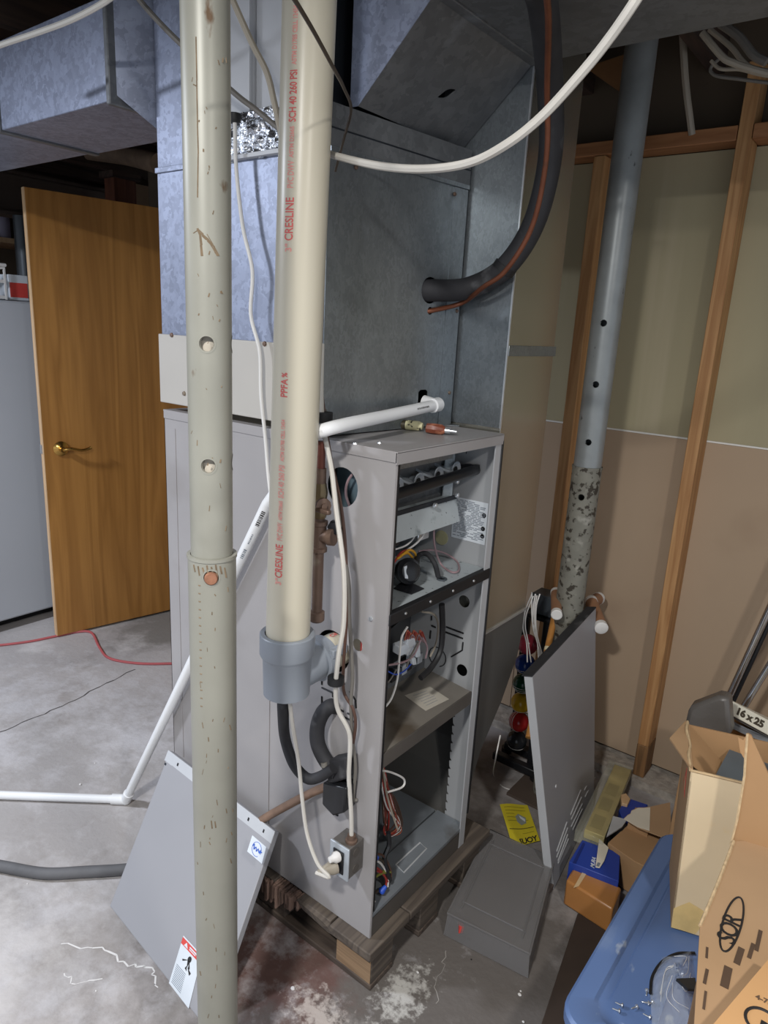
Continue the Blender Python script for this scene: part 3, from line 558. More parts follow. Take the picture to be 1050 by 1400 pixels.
for i, y in enumerate(ys):
    z = bu[0].z - .001 * i if i else bu[0].z
    z = [bu[0].z, bu[0].z, bu[1].z, bu[2].z][i]
    br = MB().lathe((BX - .008, y, z), (1, 0, 0), [(0, .010), (.012, .012), (.020, .019), (.023, .021), (.024, .018), (.016, .009), (.012, 0)], 20).build('burner_tube', m_silver, fu)
    MB().lathe((BX + .0125, y, z), (1, 0, 0), [(0, .0088), (.0006, .0088), (.0006, 0)], 14).build('bore', m_black, br)
    MB().slab([(BX - .008, y - .066, z + .016), (BX + .014, y - .066, z + .008), (BX + .022, y - .016, z - .010), (BX - .008, y - .016, z + .002)], (0, .002, .005)).build('chute', m_silver, br)
# manifold
q0, q1 = onx(-.862, 536, 678), onx(-.862, 652, 647)
q1.y = min(q1.y, YR - .03); 
MB().tube([V((-.862, YL + .018, q0.z - .002)), V((-.862, q1.y - .01, q0.z + .012)), V((-.866, q1.y + .002, q0.z + .014)), V((-.88, q1.y + .006, q0.z + .014)), V((-.905, q1.y + .004, q0.z + .008))], .0135, 14, k=5).build('manifold', m_blackgloss, fu)
MB().hexa([(BX, YL + .02, 1.105), (BX + .05, YL + .02, 1.098), (BX + .05, YR - .085, 1.098), (BX, YR - .085, 1.105)], [(BX, YL + .02, 1.155), (BX + .03, YL + .02, 1.150), (BX + .03, YR - .075, 1.150), (BX, YR - .075, 1.155)]).build('air_baffle', m_mottled, fu)
MB().box((BX + .03, YL + .02, 1.152), (BX + .034, YR - .08, 1.162)).build('baffle_slot', m_dark, fu)
for y_, z_ in ((YR - .10, 1.20), (YR - .095, 1.165), (YL + .24, 1.155)):
    MB().lathe((BX + .04, y_, z_), (1, 0, 0), [(0, .006), (.006, .006), (.008, .003), (.008, 0)], 10).build('screw', m_bright, fu)
# gas valve
gv = MB().box((-1.00, YL + .03, 1.00), (-.93, YL + .13, 1.055)).build('gas_valve', M('valve_casting', (120, 118, 112), .5, .4, .1, 12), fu, .014, 3)
MB().lathe((-.93, YL + .075, 1.03), (1, 0, 0), [(-.01, .03), (.012, .03), (.018, .022), (.018, 0)], 18).build('valve_boss', M('valve_boss', (140, 138, 130), .5, .3), gv)
MB().box((-.96, YL + .09, 1.065), (-.90, YL + .16, 1.10)).build('valve_coil', m_blackgloss, gv, .003)
vb = onx(-.90, 583, 713); MB().box((-.915, vb.y - .02, vb.z - .028), (-.895, vb.y + .012, vb.z + .022)).build('connector', m_label, gv, .003)
MB().box((-.93, vb.y - .03, vb.z - .045), (-.90, vb.y + .016, vb.z - .028)).build('terminal', m_bright, gv, .002)
MB().lathe(ony(YR - .003, 604, 735), (0, -1, 0), [(0, .020), (.002, .020), (.002, 0)], 18).build('plug_cap', M('yellowed_plug', (168, 164, 130), .5), fu)
# draft switch drum
ds = thing_c = V(onz(SZ + .035, 557, 785))
dax = V((.82, -.35, .28)).normalized(); dce = ds + V((-.012, .004, .004))
dd = MB().lathe(dce, dax, [(0, .024), (.003, .028), (.014, .028), (.016, .031), (.022, .031), (.025, .027), (.031, .023), (.034, .012), (.034, 0)], 28).build('pressure_switch', m_blackgloss, fu)
MB().hexa([ds + V((-.02, -.03, -.0335)), ds + V((.035, -.028, -.0345)), ds + V((.035, .03, -.0345)), ds + V((-.02, .02, -.0335))], [ds + V((-.01, -.012, -.020)), ds + V((.012, -.012, -.024)), ds + V((.012, .014, -.024)), ds + V((-.01, .01, -.020))]).build('bracket', m_blackgloss, dd, .003)
dl = dax.cross(_z).normalized(); dl = dl if dl.dot(RGT) < 0 else -dl; du = dax.cross(dl).normalized(); du = du if du.z > 0 else -du
MB().slab([dce + dax * .0318 + dl * a_ + du * b_ for a_, b_ in ((.019, -.014), (.011, -.016), (.011, .014), (.019, .012))], dax * .0015).build('label', m_label, dd)
ho = onz(SZ + .001, 604, 792)
MB().tube([ds + V((.01, .02, .02)), onz(SZ + .055, 572, 760), onz(SZ + .060, 583, 757), onz(SZ + .045, 594, 770), onz(SZ + .01, 599, 788)], .0065, 10).build('air_hose', m_rubber, fu)
MB().lathe(ho, (0, 0, 1), [(0, .013), (.003, .013), (.003, .008), (.0, .008)], 16).build('grommet', m_grey_tray, fu)
for pts, mt, r in ((((554, 702), (566, 715), (567, 732), (556, 745), (538, 752)), m_wh, .0022), (((574, 722), (579, 730), (570, 742), (552, 755), (538, 764)), m_wh, .0025), (((600, 692), (594, 715), (594, 745), (602, 770), (617, 782), (627, 780), (625, 768), (610, 757), (590, 752), (572, 754)), m_pinkw, .0026),
                   (((548, 760), (560, 752), (568, 758), (566, 770)), m_yelw, .003), (((543, 764), (556, 756), (564, 762)), m_yelw, .003), (((538, 770), (548, 756), (556, 752)), m_redw, .0028)):
    P = [onx(-.885 - .006 * i, *p) for i, p in enumerate(pts)]
    P = [(onz(SZ + .005, *q_) if p.z < SZ + .006 else p) for p, q_ in zip(P, pts)]
    P = [V((p.x, min(max(p.y, YL + .02), YR - .02), p.z)) for p in P]
    MB().tube(P, r, 6).build('wire', mt, fu)
# rating label on the right wall
lp = [ony(YR - .0035, *p) for p in ((624, 679), (667, 690), (663, 748), (614, 733))]
lx0, lx1, lz1, lz0 = -.925, -.832, lp[0].z, lp[3].z
lx0 = (lp[0].x + lp[3].x) / 2; lx1 = min((lp[1].x + lp[2].x) / 2, FX - .012); 
lb = MB().box((lx0, YR - .0035, lz0), (lx1, YR - .003, lz1)).build('rating_label', m_label, fu)
pb = MB()
for r in range(24):
    z = lz1 - .006 - (lz1 - lz0 - .010) * r / 24; x = lx0 + .004
    while x < lx1 - .02:
        l_ = random.uniform(.006, .022)
        if random.random() < .8: pb.box((x, YR - .0039, z - .0010), (min(x + l_, lx1 - .006), YR - .0036, z + .0010))
        x += l_ + .003
pb.build('print', m_greyink, lb)['kind'] = 'stuff'
for zz in (.30, .62, .80):
    z = lz1 - (lz1 - lz0) * zz; MB().lathe((lx1 - .009, YR - .0036, z), (0, -1, 0), [(0, .006), (.0006, .006), (.0006, .0035), (0, .0035)], 14).build('approval_mark', m_blackink, lb)
# blower compartment upper half: control board, inducer, seals
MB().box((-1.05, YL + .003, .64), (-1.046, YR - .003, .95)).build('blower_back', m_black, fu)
MB().lathe((-1.03, YL + .10, .80), (1, 0, 0), [(0, .085), (.05, .085), (.07, .06), (.10, .055), (.11, .03), (.11, 0)], 28).build('inducer_motor', m_blackgloss, fu)
bc = onx(-.90, 560, 885)
cb = MB().hexa([bc + V((-.05, -.06, -.05)), bc + V((-.03, -.06, -.05)), bc + V((-.05, .07, -.06)), bc + V((-.07, .07, -.06))], [bc + V((-.05, -.06, .05)), bc + V((-.03, -.06, .05)), bc + V((-.05, .07, .06)), bc + V((-.07, .07, .06))]).build('control_board', m_blackgloss, fu)
for i, (px, py, w_, h_) in enumerate(((552, 886, .040, .020), (562, 877, .034, .018), (571, 888, .020, .028), (566, 902, .016, .014), (560, 884, .03, .03))):
    c = onx(-.895, px, py); MB().hexa([c + V((-.02, -w_ / 2, -h_ / 2)), c + V((.005, -w_ / 2, -h_ / 2 - .004)), c + V((.005, w_ / 2, -h_ / 2 - .008)), c + V((-.02, w_ / 2, -h_ / 2 - .004))], [c + V((-.02, -w_ / 2, h_ / 2 + .004)), c + V((.0, -w_ / 2, h_ / 2)), c + V((.0, w_ / 2, h_ / 2 - .004)), c + V((-.02, w_ / 2, h_ / 2))]).build('connector', m_label, cb, .002)
for i in range(10):
    c = onx(-.888, 557 + i * 2.2, 862 + (i % 4) * 2); MB().tube([onx(-.90, 553 + i * 2.4, 875), c, onx(-.90, 560 + i * 2.5, 870 + i)], .0022, 6).build('wire', (m_orgw, m_redw, m_orgw, m_pinkw)[i % 4], cb)
for pts, mt, r in ((((557, 857), (549, 872), (546, 900), (543, 930), (535, 955), (523, 971)), m_wh, .0028), (((578, 872), (584, 885), (582, 900)), m_pinkw, .0025), (((575, 875), (566, 895), (552, 905), (528, 910)), m_pinkw, .0026),
                   (((572, 878), (560, 900), (556, 912)), m_gcable, .0028), (((576, 836), (593, 840), (599, 855), (596, 880), (588, 898)), m_tcable, .0028), (((542, 915), (533, 930), (524, 938)), m_gcable, .002), (((526, 915), (540, 922), (552, 918), (562, 908)), m_bluew, .0018)):
    MB().tube([onx(-.872, *p) for p in pts], r, 6).build('wire', mt, fu)
for i in range(6):
    c = onx(-.90, 540 + 7 * i, 925 - 5 * i); MB().box(c + V((-.03, -.012, -.014)), c + V((0, .010, .012))).build('relay', (m_blackgloss, m_grey_tray, m_silver)[i % 3], cb, .002)
MB().tube([onx(-.845, *p) for p in ((604, 826), (605, 860), (602, 890), (590, 912), (575, 927))], .0075, 8).build('door_seal', m_black, fu)
for a_, b_ in (((610, 857), (634, 866)), ((609, 864), (633, 873)), ((633, 878), (632, 889)), ((632, 889), (617, 898)), ((590, 855), (596, 858)), ((589, 862), (588, 873)), ((590, 842), (590, 848))):
    A, B = ony(YR - .003, *a_), ony(YR - .003, *b_); MB().tube([A, B], .0022, 6, sm=False).build('knockout_slot', m_black, fu)
kc = ony(YR - .003, 598, 898)
MB().tube([kc + V((.028 * math.cos(t), 0, .028 * math.sin(t))) for t in [PI * 1.75 * i / 20 - 1.2 for i in range(21)]], .0014, 6, sm=False).build('knockout_ring', m_black, fu)
# blower deck below the board
LZ = .625
MB().hexa([(-.985, YL + .016, LZ - .004), (FX - .003, YL + .016, LZ - .010), (FX - .003, YR - .030, LZ - .010), (-.985, YR - .004, LZ - .004)], [(-.985, YL + .016, LZ), (FX - .003, YL + .016, LZ), (FX - .003, YR - .030, LZ), (-.985, YR - .004, LZ)]).build('blower_deck', m_deck_shaded, fu)
MB().box((FX - .006, YL + .014, LZ - .035), (FX - .002, YR - .030, LZ + .001)).build('deck_lip', m_dusty, fu)
MB().box((-.985, YL + .016, LZ), (-.980, YR - .004, LZ + .025)).build('deck_upstand', m_galv_dark, fu)
st = [onz(LZ + .0008, *p) for p in ((553, 951), (588, 939), (614, 956), (582, 972))]
stk = MB().slab(st, (0, 0, .0004)).build('paper_sticker', M('aged_sticker', (176, 170, 158), .7, 0, .06, 20), fu)
for i in range(6):
    a_ = st[0].lerp(st[3], .15 + .13 * i); b_ = st[1].lerp(st[2], .15 + .13 * i); p0 = a_.lerp(b_, .2); p1 = a_.lerp(b_, .75 - .04 * (i % 3)); n_ = V((0, 0, .0006)); t_ = (st[3] - st[0]).normalized() * .0012
    MB().slab([p0 + n_, p1 + n_, p1 + n_ + t_, p0 + n_ + t_], (0, 0, .0002)).build('print', m_greyink, stk)
# lower half: blower housing in shadow, pan, wire bundles
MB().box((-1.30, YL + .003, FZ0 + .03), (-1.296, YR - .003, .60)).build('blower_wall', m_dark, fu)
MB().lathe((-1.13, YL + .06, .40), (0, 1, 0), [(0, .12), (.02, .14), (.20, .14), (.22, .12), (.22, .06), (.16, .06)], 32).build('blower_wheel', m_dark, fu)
PZ = .192
MB().box((-1.29, YL + .004, PZ - .006), (-.905, YR - .004, PZ)).build('base_pan', m_pan_shaded, fu)
MB().box((-.898, YL + .004, PZ - .008), (FX, YR - .004, PZ + .003)).build('front_rail_top', m_pan_shaded, fu)
rf = [onz(PZ + .0035, *p) for p in ((541, 1182), (574, 1152), (583, 1160), (552, 1193))]
MB().tube(rf + [rf[0]], .0022, 6, sm=False).build('embossed_frame', m_edge, fu)
MB().box((FX - .004, YL + .006, FZ0), (FX, YR - .001, PZ - .006)).build('front_rail', m_dusty, fu)
cx_ = onx(-.87, 524, 1085)
MB().box((-1.0, YL + .004, .30), (-.86, YL + .05, .42)).build('transformer', m_blackgloss, fu, .006)
for i in range(14):                             # coiled harness hanging inside the left wall
    mt = (m_brnw, m_redw, m_wh, m_brnw, m_orgw, m_dcable)[i % 6]; j = lambda s_: random.uniform(-s_, s_)
    MB().tube([onx(-.86, 516 + j(4), 1035 + j(6)), onx(-.865, 524 + j(5), 1065 + j(4)), onx(-.87, 536 + j(8), 1100 + j(6)), onx(-.87, 540 + j(10), 1130 + j(6)), onx(-.875, 530 + j(6), 1140 + j(4)), onx(-.88, 527 + j(4), 1105), onx(-.88, 522 + j(4), 1070)], .0022, 6, k=5).build('wire', mt, fu)
for pts, mt, r in ((((514, 1052), (535, 1056), (552, 1065), (550, 1076), (530, 1083)), m_wh, .0026), (((521, 1038), (525, 1060), (528, 1083), (534, 1105), (544, 1135)), m_tcable, .0026), (((531, 1138), (532, 1155), (526, 1172), (528, 1188), (533, 1204)), m_blackgloss, .006),
                   (((506, 1176), (520, 1180), (530, 1198), (530, 1212)), m_wh, .0028), (((506, 1182), (520, 1190), (528, 1203), (526, 1216)), m_redw, .0028), (((507, 1188), (522, 1194), (531, 1206)), m_redw, .0026), (((505, 1222), (510, 1203), (522, 1194), (534, 1192)), m_grnw, .0030), (((506, 1216), (513, 1200), (526, 1190)), m_grnw, .0028),
                   (((510, 1168), (524, 1170), (534, 1190), (534, 1205)), m_brnw, .0030), (((505, 1232), (518, 1232), (528, 1222)), m_wh, .0028), (((504, 1240), (512, 1222), (524, 1214)), m_dcable, .003), (((508, 1172), (522, 1176), (532, 1194)), m_dcable, .003)):
    MB().tube([onx(-.826, *p) for p in pts], r, 6).build('wire', mt, fu)
for px, py, dx in ((520, 1220, (.3, .6, .6)), (532, 1225, (.2, -.5, .7)), (508, 1178, (.4, .6, .5))):
    MB().lathe(onx(-.822, px, py), dx, [(0, .007), (.004, .009), (.016, .0055), (.020, .004), (.020, 0)], 10).build('wire_nut', m_bluew, fu)
# knockout slots on the outside left panel
for a_, b_ in (((440, 929), (440, 936)), ((440, 940), (455, 947)), ((455, 947), (455, 953)), ((440, 952), (440, 962)), ((465, 921), (471, 936)), ((478, 945), (486, 957)), ((486, 957), (487, 968)), ((460, 967), (470, 973)), ((475, 975), (487, 980)), ((465, 978), (487, 988)), ((440, 962), (447, 958))):
    A, B = ony(YL - .0005, *a_), ony(YL - .0005, *b_); MB().tube([A, B], .0022, 6, sm=False).build('knockout_slot', m_black, fu)
for p in ((507, 846), (486, 607), (519, 606), (461, 594), (605, 592), (668, 583)):
    if p[1] > 700: MB().lathe(ony(YL, *p), (0, -1, 0), [(0, .006), (.003, .005), (.004, 0)], 10).build('screw', m_bright, fu)
    else: MB().lathe(onz(FZ1 + .004, *p), (0, 0, 1), [(0, .006), (.003, .005), (.004, 0)], 10).build('screw', m_bright, fu)
# inside of big side hole: pale inner plate and a loop of wire
MB().box((c1.x - .06, YL + .05, c1.z - .06), (c1.x + .06, YL + .053, c1.z + .06)).build('inner_plate', M('blue_grey_plate', (112, 132, 142), .4, .4), fu)
MB().tube([c1 + V((.018, .03, .045)), c1 + V((-.002, .02, .01)), c1 + V((-.006, .02, -.02)), c1 + V((.006, .02, -.045))], .003, 6).build('wire', m_pinkw, fu)
for i in range(2): MB().tube([c2 + V((-.006 + .006 * i, .02, .02)), c2 + V((.002 + .005 * i, .012, -.02))], .003, 6, sm=False).build('wire', (m_redw, m_wh)[i], fu)

# skid under the furnace
sk = thing('wooden_skid', (-1.15, 1.31, 0), 'weathered wooden skid carrying the furnace above the floor', 'pallet')
for i, x in enumerate((-1.56, -1.40, -1.22, -1.02)):
    MB().box((x, 1.065, .106), (x + .11, 1.56, .1285)).build('deck_board', m_skidy, sk, .002)
MB().box((-.905, 1.055, .104), (-.775, 1.215, .1285)).build('deck_board', m_skidy, sk, .003)
MB().box((-.905, 1.218, .104), (-.775, 1.62, .1285)).build('deck_board', m_skidy, sk, .003)
for y in (1.072, 1.275, 1.49):
    MB().box((-1.55, y, 0), (-.782, y + .09, .018)).build('runner', m_skid, sk, .003)
    for x in (-1.54, -1.2): MB().box((x, y + .004, .018), (x + .12, y + .088, .105)).build('block', m_skid, sk, .003)
    MB().box((-.895, y + .002, .018), (-.783, y + .088, .104)).build('block', m_skidy, sk, .003)
MB().box((-.893, 1.0725, .020), (-.785, 1.0735, .102)).build('sawn_end', m_skidend, sk)
fbm = MB()
for i in range(46):
    x = -1.25 + .235 * i / 46 + random.uniform(-.002, .002); z = .118 - .030 * random.random() - .035 * math.sin(PI * i / 46); fbm.box((x, 1.058 + random.uniform(-.006, .008), z), (x + .005, 1.09, .124 + random.uniform(-.004, .003)))
fbm.build('splintered_end', m_fibre, sk)['kind'] = 'stuff'
MB().slab([(-1.02, 1.058, .128), (-.93, 1.054, .126), (-.88, 1.056, .108), (-.91, 1.058, .100), (-1.0, 1.06, .110)], (0, .012, 0)).build('broken_chip', m_skidy, sk)

# ================================================================== posts
def column(name, x, y, label, parts, cat='post'):
    t = thing(name, (x, y, 0), label, cat); return t
PXo, PYo = -.848, .669
lp_ = column('adjustable_post', PXo, PYo, 'chipped cream steel post standing in front of the furnace', None)
def holed_pipe(x, y, r, z0, z1, holes, n=48, rows=None, lean=(0, 0)):   # holes: (z, angle, hr); cut by dropping small faces and adding sleeves
    b = MB(); zs = set([z0, z1])
    for hz, ha, hr in holes:
        for k in range(-6, 7): zs.add(hz + hr * k / 5)
    k = z0
    while k < z1: zs.add(k); k += .06
    zs = sorted(z for z in zs if z0 <= z <= z1); zz = [zs[0]]
    for z in zs[1:]:
        if z - zz[-1] > .0012: zz.append(z)
    n = 96
    P = lambda i, z: V((x + r * math.cos(2 * PI * i / n) + lean[0] * (z - z0), y + r * math.sin(2 * PI * i / n) + lean[1] * (z - z0), z))
    for a_, c_ in zip(zz, zz[1:]):
        for i in range(n):
            am = 2 * PI * (i + .5) / n; zm = (a_ + c_) / 2
            if any((((am - ha + PI) % (2 * PI) - PI) * r) ** 2 + (zm - hz) ** 2 < hr * hr for hz, ha, hr in holes): continue
            b.add([P(i, a_), P(i + 1, a_), P(i + 1, c_), P(i, c_)], [(0, 1, 2, 3)], True)
    ri = r - .005
    Q = lambda i, z: V((x + ri * math.cos(2 * PI * i / 32) + lean[0] * (z - z0), y + ri * math.sin(2 * PI * i / 32) + lean[1] * (z - z0), z))
    Q = lambda i, z: V((x + ri * math.cos(2 * PI * i / n) + lean[0] * (z - z0), y + ri * math.sin(2 * PI * i / n) + lean[1] * (z - z0), z))
    def cut(i, a_, c_): am = 2 * PI * (i + .5) / n; zm = (a_ + c_) / 2; return any((((am - ha + PI) % (2 * PI) - PI) * r) ** 2 + (zm - hz) ** 2 < hr * hr for hz, ha, hr in holes)
    for a_, c_ in zip(zz, zz[1:]):
        for i in range(n):
            if cut(i, a_, c_): continue
            b.add([Q(i + 1, a_), Q(i, a_), Q(i, c_), Q(i + 1, c_)], [(0, 1, 2, 3)], True)
    for hz, ha, hr in holes:                    # wall and lip of the hole
        lo = [[V((x + (r + .0006) * math.cos(ha + hr * f * math.cos(2 * PI * k / 24) / r), y + (r + .0006) * math.sin(ha + hr * f * math.cos(2 * PI * k / 24) / r), hz + hr * f * math.sin(2 * PI * k / 24))) for k in range(25)] for f in (.93, 1.16)]
        b.add(lo[0] + lo[1], [(k, k + 1, 25 + k + 1, 25 + k) for k in range(24)], True)
        L0 = []; L1 = []
        for k in range(25):
            t = 2 * PI * k / 24; am = ha + hr * .93 * math.cos(t) / r; zz_ = hz + hr * .93 * math.sin(t)
            L0.append(V((x + (r + .0004) * math.cos(am), y + (r + .0004) * math.sin(am), zz_))); L1.append(V((x + ri * math.cos(am), y + ri * math.sin(am), zz_)))
        b.add(L0 + L1, [(k, k + 1, 25 + k + 1, 25 + k) for k in range(24)], True)
    return b
def facing(px, py, x, y):                       # angle on the pipe seen at that pixel column
    return math.atan2(-y, -x)
ang0 = math.atan2(-PYo, -PXo)
def pz(px, py): d = ray(px, py); return CAM_H + d.z * (math.hypot(PXo, PYo) - .03) / math.hypot(d.x, d.y)
zA, zB, zC, zJ = pz(281, 470), pz(287, 637), pz(286, 788), pz(289, 765)
holed_pipe(PXo, PYo, .0325, zJ - .02, 2.335, [(zA, ang0 - .12, .0115), (zB, ang0 - .12, .0115), (zA - .0, ang0 + 1.62, .0115), (zB, ang0 + 1.62, .0115)]).build('upper_tube', m_post, lp_)
MB().cyl((PXo, PYo, zJ - .01), (PXo, PYo, 2.32), .022, 24).build('added_bore_core', M('lit_bore_tone', (178, 170, 156), .7, 0, .2, 20), lp_)  # added core, pale so the post holes look lit inside
holed_pipe(PXo, PYo, .0375, .012, zJ, [(zC, ang0 - .05, .0125)]).build('lower_sleeve', m_post, lp_)
MB().lathe((PXo, PYo, zJ - .004), (0, 0, 1), [(0, .0376), (0, .0392), (.005, .0390), (.005, .0335)], 32, cap=False).build('sleeve_rim', m_post, lp_)
bd = V((math.cos(ang0 - .05), math.sin(ang0 - .05), 0)); MB().lathe(V((PXo, PYo, zC - .001)) + bd * .030, bd, [(0, .0105), (.009, .0105), (.011, .009), (.011, 0)], 20).build('lock_pin', m_rust, lp_)
MB().box((PXo - .10, PYo - .10, 0), (PXo + .10, PYo + .10, .012)).build('base_plate', m_steel, lp_)
sc = MB()                                       # gouges, scratches and a row of stitch marks in the paint
def on_post(px, py, r): d = ray(px, py); dh = math.hypot(d.x, d.y); ox, oy = d.x / dh, d.y / dh; pr = -PXo * -ox + -PYo * -oy; cpt = PXo * ox + PYo * oy; off = PXo * oy - PYo * ox; s_ = cpt - math.sqrt(max(1e-6, r * r - off * off)); return V((ox * s_, oy * s_, CAM_H + d.z * s_ / dh))
def mark(pts, r, w_):
    Q = [on_post(*p, r) for p in pts]
    for a_, c_ in zip(Q, Q[1:]):
        t_ = (c_ - a_).normalized(); n_ = (EYE - a_).normalized(); s_ = t_.cross(n_).normalized() * w_; sc.add([a_ - s_ * .5, c_ - s_ * .8, c_ + s_ * .6, a_ + s_ * .7], [(0, 1, 2, 3)])
mark([(270, 312), (274, 322), (275, 335), (276, 350)], .0330, .0025); mark([(274, 318), (285, 328), (293, 338), (299, 350)], .0330, .0018); mark([(276, 322), (288, 334), (297, 350)], .0330, .0012); mark([(283, 320), (291, 334), (294, 346)], .0330, .0008); mark([(264, 319), (272, 314), (278, 320)], .0330, .001)
mark([(268, 50), (269, 110), (270, 170), (271, 210), (270, 270)], .0330, .0012); mark([(264, 115), (269, 118)], .0330, .001)
for i in range(16): mark([(271 + i * .2, 800 + i * 11), (274 + i * .2, 801 + i * 11)], .0380, .0014)
mark([(289, 1122), (290, 1133)], .0380, .0016); mark([(294, 1123), (295, 1132)], .0380, .0016)
for i in range(34):
    px = random.uniform(262, 310); py = random.uniform(40, 720); l_ = random.uniform(2, 8); mark([(px, py), (px + random.uniform(-2, 2), py + l_)], .0330, random.uniform(.0005, .0015))
for i in range(40):
    px = random.uniform(268, 318); py = random.uniform(800, 1390); l_ = random.uniform(2, 8); mark([(px, py), (px + random.uniform(-2, 2), py + l_)], .0380, random.uniform(.0005, .0014))
for i in range(8): mark([(265 + 6 * i, 772 + (i * 7) % 5), (267 + 6 * i, 782 + (i * 5) % 9)], .0380, .002)
sc.build('paint_chip', M('rust_chip', (112, 96, 76), .85, 0, .3, 60), lp_)['kind'] = 'stuff'

GX, GY = -.790, 2.058
gp = column('telescopic_post', GX, GY, 'galvanized grey steel post near the drywall behind the leaning panel', None)
ang1 = math.atan2(-GY, -GX)
def gz(px, py): d = ray(px, py); return CAM_H + d.z * (math.hypot(GX, GY) - .04) / math.hypot(d.x, d.y)
zg = gz(800, 640)
holed_pipe(GX, GY, .042, zg - .02, 2.335, [(gz(829, 442), ang1 - .15, .0105), (gz(818, 526), ang1 - .15, .0105), (gz(807, 605), ang1 - .15, .0105)]).build('upper_tube', m_postgrey, gp)
holed_pipe(GX, GY, .0445, .01, zg, [(gz(797, 680), ang1 - .15, .011)]).build('lower_sleeve', m_postold, gp)
MB().lathe((GX, GY, zg - .006), (0, 0, 1), [(0, .0446), (0, .0462), (.007, .0460), (.007, .043)], 28, cap=False).build('sleeve_rim', m_postold, gp)
MB().box((GX - .1, GY - .1, 0), (GX + .1, GY + .1, .01)).build('base_plate', m_steel, gp)

# ================================================================== vent pipe with tee, cords, drain trap
VX = c3.x
q = onx(VX, 393, 875); VY = q.y
vp = thing('vent_pipe', (VX, VY, .8), 'thick cream plastic vent pipe with red lettering running up past the joists', 'pipe')
top = V((VX + .012, VY + .02, 2.335))
b0 = V((VX, VY, onx(VX, 393, 880).z)); VR = .0455
vb_ = MB().tube([b0 - V((0, 0, .03)), top], VR, 40, sm=False).build('pipe', m_pvc, vp)
ax = (top - b0).normalized()
side = (EYE - b0); side.z = 0; side = (side - ax * side.dot(ax)).normalized(); su = ax.cross(side).normalized()
phi = -.50
def wrap(z_start, r): 
    def f(x, y, z):
        p = b0 + ax * (z_start + x); a_ = phi + (-y) / r
        return p + (side * math.cos(a_) + su * math.sin(a_)) * (r + .0002 + z)
    return f
if (b0 + su).dot(RGT) < b0.dot(RGT): su = -su
def vz(px, py): return (onx(VX, px, py) - b0).z
m_redfade = M('faded_red_ink', (222, 150, 140), .6, 0, .1, 60)
def plet(txt, p0, p1, size, mat, bold=0.):
    z0, z1 = vz(*p0), vz(*p1); cu = bpy.data.curves.new('tmp', 'FONT'); cu.body = txt; cu.size = size; o = bpy.data.objects.new('tmp', cu); C.objects.link(o); bpy.context.view_layer.update(); wd_ = max(o.dimensions.x, 1e-3); bpy.data.objects.remove(o)
    text_mesh(txt, size, wrap(z0, VR), 0, .0004, xs=(z1 - z0) / wd_, cut=.0018).build('lettering', mat, vp)
for rows in ((('3"', (376, 797), (376, 789), .018, m_redfade), ('CRESLINE', (377, 787), (380, 742), .023, m_redink), ('PVC DWV', (380, 736), (382, 712), .017, m_redfade), ('ASTM D2665', (382, 708), (383, 682), .011, m_redfade), ('SCH 40 260 PSI', (383, 678), (385, 634), .017, m_redfade), ('ASTM D1785 CELL 12454', (385, 628), (387, 572), .011, m_redfade), ('PPFA', (388, 542), (389, 518), .020, m_redink), ('%', (389, 515), (389, 509), .016, m_redink)),
             (('3"', (394, 347), (395, 337), .018, m_redfade), ('CRESLINE', (395, 332), (397, 275), .023, m_redink), ('PVC DWV', (398, 262), (399, 226), .017, m_redfade), ('ASTM D2665', (399, 221), (401, 180), .011, m_redfade), ('SCH 40 260 PSI', (401, 174), (404, 106), .019, m_redink), ('ASTM D1785 CELL 12454', (404, 98), (407, 20), .012, m_redfade))):
    for a_ in rows: plet(*a_)
# tee fitting
zt = c3.z + .014
tee = thing('tee_fitting', (VX, VY, zt), 'grey plastic tee joining the vent pipe to the furnace side', 'fitting')
tb = zt - .060
MB().lathe((VX, VY, tb), (0, 0, 1), [(0, .046), (.002, .049), (.085, .051), (.090, .055), (.095, .0575), (.138, .0575), (.140, .0555), (.140, .047), (.10, .047)], 40).build('body', m_fit, tee)
brd = V((.10, 1, .16)).normalized()
bs = V((VX, VY, zt - .02)) 
tgt = V((c3.x, YL, c3.z)); brd = (tgt - bs).normalized()
MB().lathe(bs, brd, [(.0, .042), (.085, .043), (.088, .049), (.115, .049), (.117, .047), (.117, .040)], 36).build('branch', m_fit, tee)
MB().lathe(bs + brd * .10, brd, [(0, .0395), (.20, .0395)], 32).build('stub_pipe', m_pvc, tee)
text_mesh('CRES', .016, (lambda x, y, z: bs + brd * (.135 + x) + V((-.0, -.0, 0)) + ((_z * .9 - V((0, .45, 0))) - brd * ((_z * .9 - V((0, .45, 0))).dot(brd))).normalized() * (.0405) + brd.cross(_z).normalized() * y * 1.0), 0, .0004).build('lettering', m_redink, tee)
MB().box(bs + brd * .10 + V((.03, -.008, .015)), bs + brd * .13 + V((.048, .01, .035))).build('pull_tab', m_fit, tee, .003)
